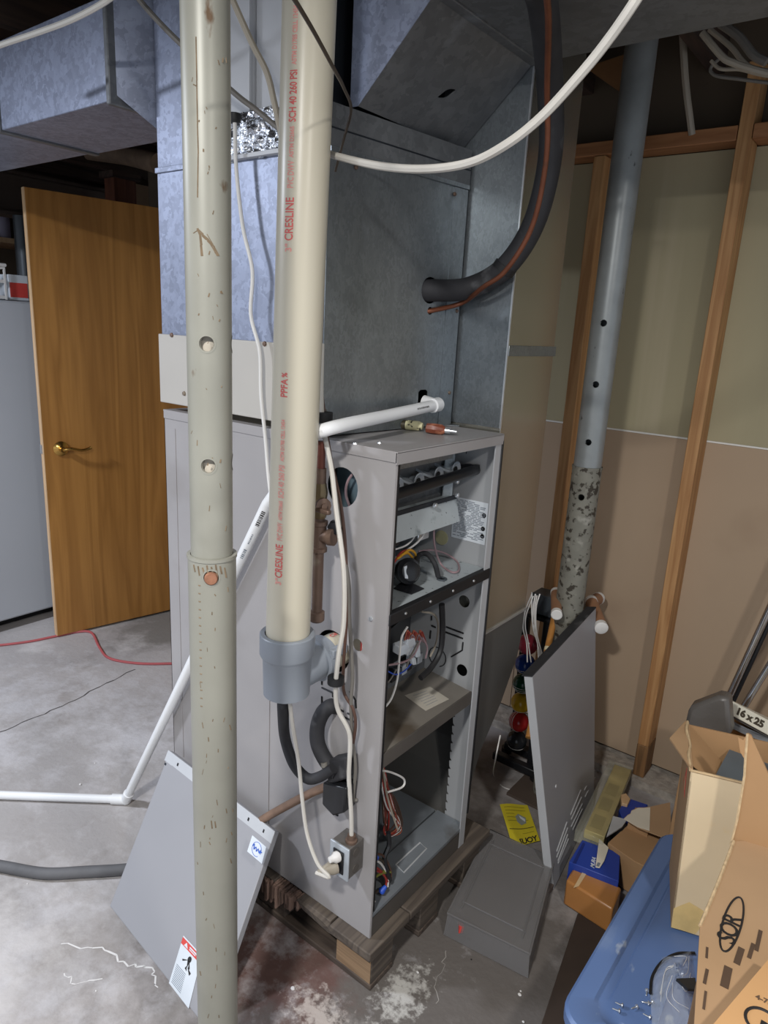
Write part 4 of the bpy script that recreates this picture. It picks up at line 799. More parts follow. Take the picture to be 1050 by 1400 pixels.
# black drain tube and condensate trap
tpc = ony(1.05, 455, 1085)
tp_ = thing('condensate_trap', (tpc.x, 1.06, tpc.z - .05), 'dusty black condensate trap on the furnace side below the tee', 'trap')
tq = [ony(1.045, *p) for p in ((441, 1070), (473, 1078), (470, 1112), (455, 1116), (440, 1100))]
MB().slab(tq, (0, .042, 0)).build('body', m_blackgloss, tp_, .004)
MB().tube([ony(1.06, 462, 1056), ony(1.058, 447, 1042), ony(1.056, 435, 1018), ony(1.056, 434, 994), ony(1.060, 441, 975), ony(1.072, 451, 966), ony(1.095, 460, 966)], .0175, 16).build('elbow_hose', m_rubber, tp_)
MB().slab([ony(1.05, *p) for p in ((448, 1040), (473, 1035), (475, 1065), (446, 1075))], (0, .036, 0)).build('shoulder', m_rubber, tp_, .006)
MB().lathe(ony(1.045, 443, 1042), (ony(1.045, 448, 1062) - ony(1.045, 443, 1042)), [(0, .008), (.01, .009), (.014, .006), (.03, .007)], 10).build('clip', m_gcable, tp_)
cable('drain_tube', [V((VX - .012, VY, tb + .01)), onx(VX - .01, 387, 975), ony(1.0, 390, 1010), ony(1.01, 402, 1045), ony(1.02, 420, 1064), ony(1.035, 437, 1062), ony(1.045, 456, 1050)], .0125, m_rubber, 'black rubber drain tube curving from the tee to the trap', 'tube', n=12)
cable('copper_line', [ony(1.075, 470, 1068), ony(1.07, 430, 1082), ony(1.06, 368, 1115), ony(1.05, 340, 1134)], .0105, m_dullcopper, 'copper line sloping from the trap behind the leaning door', 'pipe', n=12)
# white condensate drain
dp = thing('drain_pipe', (-1.5, 1.05, 0), 'thin white plastic drain pipe from the coil case down to the floor', 'pipe')
r_ = .0135
p_end = onc(594, 554, .034); pA = ony(1.0, 450, 586)
lowc = onz(.016, 172, 1093); upp = ony(1.06, 365, 690)
MB().tube([p_end, p_end.lerp(pA, .5), pA, ony(1.03, 425, 600), ony(1.055, 400, 640), upp], r_, 16).build('upper_run', m_white, dp)
MB().lathe(p_end + (p_end - pA).normalized() * -.012, (p_end - pA), [(0, .0145), (.001, .0175), (.03, .0175), (.031, .012)], 20).build('coupling', m_white, dp)
MB().tube([p_end + (p_end - pA).normalized() * .008, p_end - cn_ * .036 + V((0, 0, .006))], .015, 14, sm=False).build('coil_nipple', m_white, dp)
MB().tube([upp, lowc + V((.004, 0, .006))], r_, 16, sm=False).build('riser', m_white, dp)
dd_ = (onz(.016, 0, 1087) - lowc); MB().tube([lowc, lowc + dd_ * 1.6], r_, 16, sm=False).build('floor_run', m_white, dp)
MB().ball(lowc, .0175, 16).build('elbow', m_white, dp); MB().tube([lowc, lowc + dd_.normalized() * .045], .0168, 16, sm=False).build('elbow_socket', m_white, dp); MB().tube([lowc, lowc + (upp - lowc).normalized() * .04], .0168, 16, sm=False).build('elbow_socket', m_white, dp)
def stamp(pa, pb, t0, t1, rows, mat=m_blackink):
    d = (pb - pa).normalized(); vw = (EYE - (pa + pb) / 2); vw = (vw - d * vw.dot(d)).normalized(); b = MB(); s_ = d.cross(vw).normalized(); t = t0
    while t < t1:
        wd_ = random.uniform(.0015, .004); c = pa + d * t
        n_ = vw
        b.add([c + n_ * (r_ + .0004) - s_ * .005 * rows, c + d * wd_ + n_ * (r_ + .0004) - s_ * .005 * rows, c + d * wd_ + n_ * (r_ + .0004) + s_ * .005 * rows, c + n_ * (r_ + .0004) + s_ * .005 * rows], [(0, 1, 2, 3)]); t += wd_ + random.uniform(.0015, .003)
    return b.build('lettering', mat, dp)
stamp(upp, lowc, .012, .058, .9); stamp(upp, lowc, .085, .115, .35, m_greyink); stamp(upp, lowc, .135, .165, .7, m_greyink)
stamp(p_end, pA, .05, .10, .4)
# gas line with valve
gx = ony(1.03, 436, 740)
gl = thing('gas_line', (gx.x, 1.03, .9), 'old brown gas pipe with valve and drip leg between vent pipe and cabinet', 'pipe')
def gp_(px, py): p = ony(1.03, px, py); return V((gx.x, 1.03, p.z))
z0_, z1_ = gp_(0 + 435, 850).z, gp_(439, 640).z
def seg(za, zb, r, nm, mt): MB().cyl((gx.x, 1.03, za), (gx.x, 1.03, zb), r, 18).build(nm, mt, gl)
seg(z1_, 1.322, .0085, 'riser', m_redpipe); seg(z0_ + .02, z1_, .0115, 'nipple', m_iron)
ze = z0_; MB().lathe((gx.x, 1.03, ze), (0, 0, 1), [(0, .013), (.004, .017), (.022, .017), (.024, .013), (.024, .0)], 18).build('end_cap', m_iron, gl)
zt_ = gp_(437, 733).z; MB().lathe((gx.x, 1.03, zt_ - .035), (0, 0, 1), [(0, .014), (.002, .018), (.010, .018), (.012, .0155), (.058, .0155), (.060, .018), (.068, .018), (.070, .014)], 20).build('tee', m_iron, gl)
MB().lathe((gx.x, 1.03, zt_), (.9, .2, .08), [(0, .014), (.022, .0145), (.024, .018), (.036, .018), (.037, .012), (.034, .0)], 18).build('tee_branch', m_iron, gl)
zv = gp_(437, 690).z; MB().lathe((gx.x, 1.03, zv - .028), (0, 0, 1), [(0, .013), (.010, .016), (.022, .013), (.03, .019), (.040, .014), (.055, .016), (.075, .012)], 8).build('valve_body', M('brass_valve', (132, 116, 88), .4, .7, .15, 20), gl)
vk = MB().lathe((gx.x, 1.03, zv + .005), (.8, -.5, .0), [(0, .012), (.02, .012), (.022, .016), (.030, .016), (.031, .006), (.036, .006), (.036, 0)], 12).build('valve_stem', m_iron, gl)
MB().box((gx.x + .012, 1.0, zv - .008), (gx.x + .05, 1.012, zv + .002)).build('valve_key', m_iron, vk, .003)
MB().lathe((gx.x + .03, 1.05, gp_(437, 722).z + .006), (.3, -.9, .0), [(0, .016), (.012, .016), (.014, .012), (.014, 0)], 6).build('union_nut', m_blackgloss, gl)

# junction box with receptacle and plugs
jb = thing('outlet_box', (-.885, 1.06, .30), 'dusty metal outlet box screwed to the furnace side near its foot', 'outlet')
J0, J1 = ony(1.035, 454, 1149), ony(1.035, 478, 1205)
jx0, jx1, jz1, jz0 = J0.x, ony(1.035, 478, 1160).x, (J0.z + ony(1.035, 478, 1160).z) / 2, J1.z
MB().box((jx0, 1.036, jz0), (jx1, YL - .001, jz1)).build('box', M('dusty_zinc_box', (104, 100, 96), .55, .4, .2, 20), jb, .002)
MB().box((jx0 - .002, 1.030, jz0 - .002), (jx1 + .002, 1.0355, jz1 + .002)).build('cover', m_silver, jb, .002)
jxm = (jx0 + jx1) / 2; jzm = (jz0 + jz1) / 2; jh = jz1 - jz0
rc = MB().box((jxm - .016, 1.027, jzm - jh * .36), (jxm + .016, 1.030, jzm + jh * .36)).build('receptacle', m_blackgloss, jb, .002)
for s_, mt, nm in ((.17, m_wh, 'plug'), (-.18, m_tcable, 'plug')):
    zc_ = jzm + jh * s_
    pg = MB().lathe((jxm, 1.028, zc_), (-.25, -1, .05), [(0, .013), (.010, .013), (.016, .008), (.024, .007), (.026, 0)], 14) if s_ > 0 else MB().lathe((jxm - .004, 1.028, zc_), (-.5, -1, -.08), [(0, .0165), (.012, .0165), (.024, .012), (.04, .0085), (.046, .006), (.046, 0)], 14)
    pg = pg.build(nm, mt, jb)
    pg['label'] = 'white plug' if s_ > 0 else 'grey plug'
for i in range(2): MB().lathe((jx1, 1.06, jzm + (.02 - .045 * i)), (1, 0, 0), [(0, .011), (.0015, .011), (.0015, 0)], 16).build('knockout', m_dusty, jb)
cnn = MB().lathe((jxm + .012, 1.058, jz1), (0, 0, 1), [(0, .014), (.006, .014), (.008, .010), (.018, .010), (.018, 0)], 12).build('cable_clamp', m_iron, jb)
ctop = V((jxm + .012, 1.058, jz1 + .016))
cable('power_cord', [ony(1.06, 440, 470), ony(1.045, 439, 545), ony(1.035, 443, 590), ony(1.02, 453, 640), ony(1.01, 460, 700), ony(1.005, 470, 780), ony(1.005, 470, 850), ony(1.005, 463, 895), ony(1.02, 459, 940), ony(1.035, 462, 970), ony(1.05, 478, 1005), ony(1.055, 477, 1060), ony(1.057, 480, 1110), ctop], .0052, m_wcable, 'white power cord hanging down the furnace side into the outlet box', 'cord')
pz_ = jzm - jh * .18
cable('pump_cord', [V((VX + .012, VY - .005, tb + .01)), onx(VX + .01, 399, 985), ony(.985, 408, 1040), ony(.985, 413, 1090), ony(.985, 420, 1140), ony(.985, 434, 1180), ony(.99, 450, 1199), V((jxm - .028, .985, pz_ - .004))], .0045, m_wcable, 'white cord from under the tee to the grey plug', 'cord')
cable('thermostat_wire', [ony(1.07, 444, 560), ony(1.06, 450, 620), ony(1.05, 462, 680), ony(1.05, 468, 740), ony(1.05, 477, 800), ony(1.055, 478, 850), ony(1.06, 482, 920), ony(1.06, 480, 960), ony(1.07, 482, 1010), ony(1.075, 486, 1050), ony(1.078, 483, 1090), ony(1.085, 488, 1094)], .0042, m_gcable, 'grey thermostat wire running beside the white power cord', 'wire')
cable('thermostat_wire', [ony(1.062, 440, 540), ony(1.055, 452, 625), ony(1.05, 466, 690), ony(1.05, 473, 760), ony(1.05, 474, 840), ony(1.055, 470, 905), ony(1.06, 470, 945), ony(1.06, 483, 970), ony(1.065, 486, 995), ony(1.075, 480, 1030)], .0035, m_brnw, 'brown thermostat wire twisted behind the white power cord', 'wire')
tag(MB().lathe(ony(1.02, 459, 931), (0, 0, 1), [(-.006, .016), (-.006, .018), (.010, .018), (.010, .016)], 14).build('tape_band', m_black), 'black tape band round the white power cord near the tee', 'tape')
tag(MB().lathe(ony(1.04, 441, 573), (0, 0, 1), [(-.006, .018), (-.006, .0205), (.014, .0205), (.014, .018)], 14).build('tape_band', m_black), 'black tape band holding wires at the white drain pipe', 'tape')

# refrigerant lines
rl_ = thing('suction_line', (-.8, 1.3, 1.6), 'thick black insulated refrigerant line curving up from the coil case', 'pipe')
i0 = c_ho[0]
ipz = onz(2.088, 741, 0)
ip = [i0 - cn_ * .03, i0 + cn_ * .002, onx(-.92, 640, 394), onx(-.835, 690, 366), onx(-.775, 730, 305), onx(-.735, 752, 215), onx(-.705, 752, 120), ipz, ipz + V((.03, -.12, .0)), ipz + V((.06, -.20, .06)), ipz + V((.07, -.22, .22))]
MB().tube(ip, .0255, 20, k=9).build('insulation', m_rubber, rl_)
MB().tube([ip[3].lerp(ip[4], -.08), ip[3].lerp(ip[4], .06)], .028, 16, sm=False).build('tape_wrap', m_black, rl_)
lz_ = onz(2.052, 748, 0)
cable('liquid_line', [c_ho[1] - cn_ * .02, c_ho[1] + cn_ * .002, onx(-.935, 632, 414), onx(-.855, 660, 393), onx(-.795, 692, 369), onx(-.737, 728, 308), onx(-.698, 747, 215), onx(-.670, 748, 120), lz_, lz_ + V((.03, -.13, .0)), lz_ + V((.06, -.26, .06)), lz_ + V((.07, -.27, .24))], .0056, m_copper, 'thin copper line following the black insulated line', 'pipe', n=10)

# loose cables overhead
cable('white_cable', [ony(1.05, 440, 206), ony(1.01, 462, 214), ony(.96, 520, 227), ony(.93, 580, 231), ony(.91, 640, 223), ony(.89, 690, 199), ony(.88, 740, 160), ony(.87, 795, 100), ony(.86, 835, 50), ony(.85, 872, -4), ony(.86, 905, -60), ony(.90, 930, -200), V((-.22, .98, 2.34))], .0062, m_wcable, 'sagging white cable crossing in front of the coil case', 'cable')
cable('joist_cable', [ony(.80, -60, 85), ony(.82, 0, 62), ony(.84, 50, 45), ony(.86, 100, 26), ony(.88, 150, -2), ony(.9, 190, -40)], .0058, m_wcable, 'white cable stapled along the joists over the supply duct', 'cable')
cable('dark_cable', [ony(.55, 376, -40), ony(.6, 403, 0), ony(.68, 430, 45), ony(.77, 457, 95), ony(.88, 470, 120), ony(1.0, 480, 150), ony(1.06, 470, 190), ony(1.06, 458, 235)], .0026, m_dcable, 'thin dark wire crossing the top of the vent pipe', 'wire')
cable('grey_cable', [ony(.95, 170, -30), ony(.97, 195, 5), ony(.98, 240, 53), ony(1.03, 318, 125), ony(1.055, 350, 150), ony(1.07, 384, 178)], .0056, m_gcable, 'grey cable sloping down behind the top of the chipped post', 'cable')
cable('tan_cable', [ony(.95, 300, -40), ony(.97, 318, 0), ony(1.0, 345, 60), ony(1.02, 365, 100), ony(1.03, 376, 145), ony(1.04, 386, 190)], .0062, m_tcable, 'tan cable dropping between the chipped post and vent pipe', 'cable')
hw = thing('humidity_sensor_wire', (-1.3, 1.07, 1.4), 'thin white sensor wire hanging over the galvanized plenum from a black plug', 'wire')
MB().tube([ony(1.06, 321, 166), ony(1.06, 323, 230), ony(1.06, 332, 310), ony(1.06, 345, 370), ony(1.06, 343, 430), ony(1.06, 355, 480), ony(1.06, 357, 540), ony(1.06, 363, 600), ony(1.06, 367, 650), ony(1.06, 372, 690)], .0042, 8).build('wire', m_wh, hw)
MB().lathe(ony(1.062, 321, 164), (0, 0, 1), [(-.006, .010), (.0, .013), (.012, .013), (.014, 0)], 12).build('plug', m_black, hw)
# upper right cables by the wall
cable('stub_cable', [ony(2.25, 933, 40), ony(2.26, 935, 80), ony(2.28, 938, 120), ony(2.31, 943, 160), ony(2.33, 946, 184)], .010, m_tcable, 'white cable stub dropping to the top plate', 'cable')
for i, pts in enumerate((((960, 45), (985, 75), (1000, 85), (1040, 98), (1090, 108)), ((985, 32), (1010, 50), (1030, 75), (1048, 85)), ((972, 83), (985, 94), (1012, 95), (1040, 102), (1090, 110)), ((990, 75), (972, 92), (978, 103), (1010, 108), (1050, 113), (1100, 118)), ((970, 40), (1000, 65), (1022, 90), (1060, 100)))):
    cable('wall_cable', [ony(1.75 + .05 * i, *p) for p in pts], (.007, .009, .004, .004, .006)[i], m_tcable if i % 2 == 0 else m_gcable, ('tan cable of the bundle above the right stud, uppermost', 'grey cable of the bundle nearest the ceiling corner', 'thin tan cable looped left above the right stud', 'thin grey cable making the lowest loop above the right stud', 'tan cable crossing the bundle above the right stud')[i], 'cable', 'cables bundled above the right stud')

# ================================================================== screwdriver and sleeve on the furnace top
DZ = FZ1 + .0042
s0 = onz(DZ + .012, 547, 580); s1 = onz(DZ + .012, 578, 583)
nd = thing('nut_driver', (s0 + s1) / 2 - V((0, 0, .012)), 'yellow and white speckled tool handle lying on the furnace top', 'tool')
dv = s1 - s0; L_ = dv.length
MB().lathe(s0, dv, [(.002, .0), (.002, .009), (.0, .0115), (L_ * .3, .0118)], 18).build('end_cap', M('dark_bore', (70, 64, 50), .4, .3), nd)
MB().lathe(s0 + dv * .28, dv, [(0, .0119), (L_ * .55, .0115), (L_ * .72, .008), (L_ * .72, 0)], 18).build('handle', M('speckled_grip', (206, 200, 160), .5, 0, .1, 30, spot=((60, 58, 50), 90, .56, .04)), nd)
s2 = onz(DZ + .013, 582, 585); s3 = onz(DZ + .010, 622, 590); dv = s3 - s2; L_ = dv.length
sd_ = thing('screwdriver', s2 - V((0, 0, .013)), 'stubby red-brown handled screwdriver lying on the furnace top', 'tool')
MB().lathe(s2, dv, [(0, .006), (.002, .011), (L_ * .2, .0125), (L_ * .55, .0125), (L_ * .66, .008), (L_ * .68, 0)], 8).build('handle', M('red_brown_grip', (124, 66, 48), .4, 0, .1, 20, spot=((166, 106, 80), 40, .55, .08)), sd_)
MB().lathe(s2 + dv * .66, dv, [(0, .007), (.012, .007), (.012, .004), (L_ * .4, .004), (L_ * .42, .0)], 12).build('shank', m_bright, sd_)
tag(MB().slab([onz(DZ + .001, *p) for p in ((587, 578), (625, 580), (628, 583), (600, 581))], (0, 0, .002)).build('shim', m_galv_gloss), 'flat metal shim lying behind the screwdriver', 'shim')

# ================================================================== loose furnace doors
def door_panel(name, B1, B2, T1, T2, thick, label, mats):
    B1, B2, T1, T2 = map(V, (B1, B2, T1, T2)); u = (B2 - B1); v = (T1 - B1); n = u.cross(v).normalized()
    if (EYE - B1).dot(n) < 0: n = -n
    t = thing(name, (B1 + B2) / 2, label, 'panel')
    return t, u, v, n
lB1, lB2, lT1, lT2 = onz(.003, 150, 1239), onz(.003, 283, 1408), V((-1.476, 1.068, .372)), V((-1.011, 1.066, .388))
lT1 = ony(1.052, 232, 1026); lT2 = ony(1.052, 376, 1136)
pn, u, v, n = door_panel('furnace_door', lB1, lB2, lT1, lT2, .02, 'grey furnace door with warning sticker leaning behind the chipped post', None)
MB().slab([lB1, lB2, lT2, lT1], -n * .018).build('skin', m_panel, pn, .002)
uu = u.normalized(); vv = (lT1 - lB1).normalized()
MB().slab([lT1 - uu * .003, lT2 + uu * .003, lT2 + uu * .003 - vv * .030 + n * .0, lT1 - uu * .003 - vv * .030], n * .004).build('top_flange', m_edge, pn, .001)
MB().slab([lT1 - vv * .034, lT2 - vv * .034, lT2 - vv * .040, lT1 - vv * .040], n * .0008).build('flange_groove', m_dark, pn)
for t_ in (.12, .80, .93):
    c_ = lT1.lerp(lT2, t_) - vv * .014 + n * .0042; MB().slab([c_ - uu * .003 - vv * .006, c_ + uu * .003 - vv * .006, c_ + uu * .003 + vv * .002, c_ - uu * .003 + vv * .002], n * .0004).build('screw_slot', m_black, pn)
def on_pl(o, nn_, px, py): d = ray(px, py); return EYE + d * ((o - EYE).dot(nn_) / d.dot(nn_))
def quadpl(pxs, off=.0008): return [on_pl(lB1 + n * off, n, *p) for p in pxs]
wl = quadpl(((251, 1279), (276, 1306), (258, 1379), (231, 1344)))
ws = MB().slab(wl, n * .0003).build('warning_label', m_label, pn)
def lq(a_, b_, c_, d__, mt, nm, off=.0014):
    f = lambda s_, t_: wl[0].lerp(wl[1], s_).lerp(wl[3].lerp(wl[2], s_), t_) + n * (off - .0008)
    return MB().slab([f(a_, b_), f(c_, b_), f(c_, d__), f(a_, d__)], n * .0002).build(nm, mt, ws)
lq(.0, .03, 1, .16, m_red, 'red_band'); lq(.42, .06, .8, .09, m_label, 'print', .0018); lq(.42, .105, .75, .125, m_label, 'print', .0018)
f_ = lambda s_, t_: wl[0].lerp(wl[1], s_).lerp(wl[3].lerp(wl[2], s_), t_) + n * .0009
MB().slab([f_(.15, .14), f_(.35, .14), f_(.25, .05)], n * .0003).build('warning_triangle', m_label, ws)
c_ = f_(.55, .27); MB().lathe(c_, n, [(0, .0065), (.0004, .0065), (.0004, 0)], 14).build('pictogram', m_blackink, ws)
for seg_ in ((.48, .30, .60, .30, .52, .44), (.50, .30, .25, .38, .28, .41), (.55, .42, .75, .46, .70, .52), (.50, .42, .55, .50, .45, .48), (.58, .32, .66, .42, .58, .44)):
    MB().slab([f_(seg_[0], seg_[1]), f_(seg_[2], seg_[3]), f_(seg_[4], seg_[5])], n * .0004).build('pictogram', m_blackink, ws)
for i in range(11): lq(.08, .56 + .036 * i, .55 + .08 * ((i * 5) % 5), .572 + .036 * i, m_greyink, 'print')
es = quadpl(((345, 1142), (364, 1158), (358, 1181), (338, 1164)))
eb = MB().slab(es, n * .0003).build('round_logo_sticker', m_label, pn)
ec = sum(es, V()) / 4; eu = (es[1] - es[0]).normalized(); ev = (es[0] - es[3]).normalized()
MB().tube([ec + eu * .017 * math.cos(t) + ev * .015 * math.sin(t) + n * .0008 for t in [2 * PI * i / 20 for i in range(18)]], .0006, 5, sm=False).build('logo_arc', m_bluep, eb)
MB().tube([ec - eu * .016 + n * .001, ec - eu * .012 + ev * .006 + n * .001, ec - eu * .009 - ev * .004 + n * .001, ec - eu * .004 + ev * .003 + n * .001, ec + eu * .001 - ev * .004 + n * .001, ec + eu * .005 + ev * .003 + n * .001, ec + eu * .010 - ev * .002 + n * .001, ec + eu * .020 + ev * .002 + n * .001], .0012, 5).build('logo_script', m_bluep, eb)
sc_ = ec + eu * .014 + n * .001; star = []
for i in range(10): a_ = PI * i / 5 + .3; rr = .006 if i % 2 == 0 else .0026; star.append(sc_ + eu * rr * math.cos(a_) + ev * rr * math.sin(a_))
MB().slab(star, n * .0003).build('logo_star', m_bluep, eb)

rB1, rB2, rT1, rT2 = V((-.578, 1.668, 0.004)), V((-.632, 2.105, .004)), ony(1.672, 728, 925), ony(2.10, 815, 831)
pr_, u, v, n = door_panel('furnace_door', rB1, rB2, rT1, rT2, .025, 'grey louvered furnace door leaning on the galvanized post', None)
MB().slab([rB1, rB2, rT2, rT1], -n * .022).build('skin', m_panel, pr_, .002)
uu = u.normalized(); vv = (rT1 - rB1).normalized()
MB().slab([rB1, rT1, rT1 - n * .024, rB1 - n * .024], -uu * .002).build('side_flange', m_edge, pr_)
up_ = (rT2 - rT1).normalized(); MB().slab([rT1 - up_ * .004 + n * .001, rT2 + n * .001, rT2 - n * .030, rT1 - up_ * .004 - n * .030], vv * .004).build('top_gasket', m_rubber, pr_, .001)
def opr(px, py, off=.0006): return on_pl(rB1 + n * off, n, px, py)
for (xa, ya, xb, yb) in ((811, 1042, 799, 1069), (812, 1053, 799, 1080), (813, 1063, 800, 1089), (794, 1080, 780, 1114), (795, 1090, 781, 1120), (796, 1099, 781, 1130), (796, 1106, 783, 1134), (775, 1124, 761, 1164), (776, 1132, 761, 1172), (776, 1141, 763, 1177), (777, 1147, 763, 1180)):
    MB().tube([opr(xa, ya), opr(xb, yb)], .0022, 6, sm=False).build('louvre', m_edge, pr_)
for px, py in ((776, 908), (805, 985), (760, 1075)):
    MB().lathe(opr(px, py), n, [(0, .006), (.002, .005), (.002, 0)], 10).build('dimple', m_edge, pr_)

# ================================================================== croquet set
CX, CY = -.945, 2.13
cq = thing('croquet_stand', (CX + .05, CY + .03, 0), 'black croquet stand holding balls and mallets behind the leaning louvered door', 'stand')
MB().box((CX + .045, CY - .01, .02), (CX + .085, CY + .03, .60)).build('upright', m_blackgloss, cq, .004)
MB().box((CX - .06, CY + .05, .03), (CX - .035, CY + .075, .60)).build('upright', m_blackgloss, cq, .004)
MB().box((CX - .075, CY - .05, .02), (CX + .10, CY - .02, .05)).build('foot_bar', m_blackgloss, cq, .004)
MB().box((CX - .075, CY + .04, .02), (CX + .10, CY + .08, .05)).build('foot_bar', m_blackgloss, cq, .004)
MB().lathe((CX + .10, CY - .035, 0), (0, 0, 1), [(0, .022), (.02, .024), (.025, .014), (.06, .014), (.06, 0)], 14).build('foot', m_blackgloss, cq)
MB().lathe((CX - .07, CY + .06, 0), (0, 0, 1), [(0, .02), (.02, .02), (.02, 0)], 14).build('foot', m_blackgloss, cq)
tq = onx(CX + .03, 745, 828)
MB().box((CX - .02, CY - .02, .60), (CX + .12, CY + .08, .615)).build('tray', m_blackgloss, cq, .003)
MB().box((CX - .01, CY - .005, .616), (CX + .11, CY + .07, .69)).build('tray_insert', m_grey_tray, cq, .004)
cols = [((150, 52, 66), 'faded red croquet ball at the top of the stack', 0), ((26, 62, 140), 'blue croquet ball with white stripes second in the stack', 2), ((24, 74, 52), 'dark green croquet ball with white stripes in the stack', 3), ((206, 164, 36), 'yellow croquet ball below the green one in the stack', 1), ((190, 44, 44), 'bright red croquet ball with white stripes in the stack', 3), ((44, 46, 50), 'black croquet ball at the bottom of the stack', 1)]
for i, (c, lb_, ns) in enumerate(cols):
    z = .50 - .0765 * i + .0
    t = thing('croquet_ball', (CX, CY - .015, z - .0368), lb_, 'ball', 'croquet balls stacked on the black stand')
    MB().ball((CX, CY - .015, z), .0368, 28).build('ball', M('lacquer', c, .18, 0, .08, 20), t)
    for k in range(ns):
        ty = -.014 + .009 * k + (.0 if i == 4 else -.010); ax_ = V((0, 0, 1)) if i != 4 else V((.8, -.3, .15)).normalized()
        uu_, ww_ = orth(ax_); rr = math.sqrt(.037 ** 2 - ty * ty)
        MB().tube([V((CX, CY - .015, z)) + ax_ * ty + (uu_ * math.cos(a_) + ww_ * math.sin(a_)) * rr for a_ in [2 * PI * j / 28 for j in range(29)]], .0011, 5, sm=False).build('stripe', m_wh, t)
wlb = ['thin white wire wicket curving to the left of the tray', 'thin white wire wicket hanging beside the red ball', 'thin white wire wicket at the middle of the tray', 'thin white wire wicket reaching the blue ball', 'thin white wire wicket farthest right in front of the upright', 'thin white wire wicket nearest the mallet handle']
for i, pts in enumerate((((727, 812), (718, 835), (715, 858), (720, 880), (721, 905)), ((729, 815), (720, 838), (718, 856), (722, 878), (726, 905)), ((727, 810), (727, 830), (728, 850), (734, 870), (737, 910)), ((732, 812), (729, 832), (729, 858), (735, 880), (740, 907)), ((734, 814), (731, 832), (731, 850), (735, 880), (743, 903)), ((738, 812), (733, 830), (733, 860), (740, 890), (745, 900)))):
    cable('wicket', [onx(CX + .105, *p) for p in pts], .0022, m_wh, wlb[i], 'wicket', 'wire wickets hung on the croquet stand', n=6)
cable('wicket', [onx(-.83, 684, 1005), onx(-.83, 678, 1035), onz(.010, 675, 1060), onz(.007, 690, 1077), onz(.007, 718, 1081), onz(.010, 734, 1069), onx(-.80, 737, 1058)], .0022, m_wh, 'white wire wicket standing on the floor before the black ball', 'wicket', n=6)
def mallet(name, pts, lb_, hx, k):
    t = thing('croquet_mallet', pts[-1], lb_, 'mallet', 'croquet mallets in the stand'); MB().tube(pts, .0105, 12, sm=False).build('handle', m_tan, t)
    d = (pts[1] - pts[0]).normalized(); 
    for j, (cc_, s_) in enumerate((((226, 214, 180), .30), ((40, 44, 92), .36), ((180, 44, 40), .42))):
        c = pts[0].lerp(pts[1], s_); MB().lathe(c, d, [(-.006, .0108), (-.006, .0113), (.007, .0113), (.007, .0108)], 12, cap=False).build('stripe', M('mallet_paint', cc_, .4), t)
    if hx:
        a_, b_ = hx; dd__ = (b_ - a_); L_ = dd__.length
        MB().lathe(a_, dd__, [(0, k), (L_, k)], 20).build('head', m_mallet, t); MB().lathe(a_, dd__, [(-.006, k * .9), (-.004, k * 1.04), (.012, k * 1.04), (.012, k)], 20).build('head_cap', m_wh, t); MB().lathe(b_, -dd__, [(-.006, k * .9), (-.004, k * 1.04), (.012, k * 1.04), (.012, k)], 20).build('head_cap', m_wh, t)
h0, h1 = onx(-.83, 757, 848), onx(-.80, 746, 900)
mallet('m', [h0 + (h0 - h1) * .15, h1 + (h1 - h0) * 1.9], 'croquet mallet with white-capped head left of the galvanized post', (onx(-.86, 760, 810), onx(-.79, 761, 840)), .017)
g0 = V((-.70, 2.18, .70)); mallet('m', [ony(2.17, 810, 846), ony(2.19, 788, 1030)], 'croquet mallet whose head peeks over the louvered door corner', (ony(2.24, 808, 822), ony(2.10, 822, 858)), .021)
g1 = V((-.70, 2.27, .70)); mallet('m', [ony(2.28, 806, 828), ony(2.25, 780, 1000)], 'croquet mallet nearest the drywall right of the galvanized post', (ony(2.33, 818, 818), ony(2.24, 806, 826)), .022)

# ================================================================== floor clutter
# smoky storage box lid
gl_ = thing('storage_lid', (-.65, 1.48, 0), 'smoky clear plastic storage bin lying upside down on the floor', 'lid')
tl = [onz(.065, *p) for p in ((612, 1250), (669, 1135), (760, 1172), (724, 1306))]
bl = [p.copy() for p in tl]; cen = sum(tl, V()) / 4
for p in bl: d = (p - cen); p.x = cen.x + d.x * 1.04; p.y = cen.y + d.y * 1.04; p.z = .003
tl[2] = tl[2] + V((.0, -.01, 0)); 
MB().slab(tl, (0, 0, .003)).build('top', m_smoke, gl_)
for i in range(4):
    j = (i + 1) % 4; MB().slab([bl[i], bl[j], tl[j], tl[i]], ((cen - (tl[i] + tl[j]) / 2).normalized() * .003)).build('side', m_smoke, gl_)
rim = MB(); rim.tube([p + V((0, 0, .003)) for p in tl] + [tl[0] + V((0, 0, .003))], .0035, 8, sm=False); rim.build('rim', m_smoke, gl_)
for s_ in (.16, .84): a_, b_ = tl[0].lerp(tl[1], s_), tl[3].lerp(tl[2], s_); MB().tube([a_.lerp(b_, .1) + V((0, 0, .004)), a_.lerp(b_, .9) + V((0, 0, .004))], .0025, 6, sm=False).build('rib', m_smoke, gl_)
for s_ in (.12, .88): a_, b_ = tl[0].lerp(tl[3], s_), tl[1].lerp(tl[2], s_); MB().tube([a_.lerp(b_, .1) + V((0, 0, .004)), a_.lerp(b_, .9) + V((0, 0, .004))], .0025, 6, sm=False).build('rib', m_smoke, gl_)
MB().box((cen.x - .085, cen.y - .13, .004), (cen.x + .085, cen.y + .14, .020)).build('liner', M('brown_lid_liner', (98, 86, 80), .7, 0, .15, 8), gl_)
MB().slab([onz(.03, *p) for p in ((625, 1268), (632, 1268), (634, 1276), (627, 1276))], (0, 0, .02)).build('red_tab', m_red, gl_)
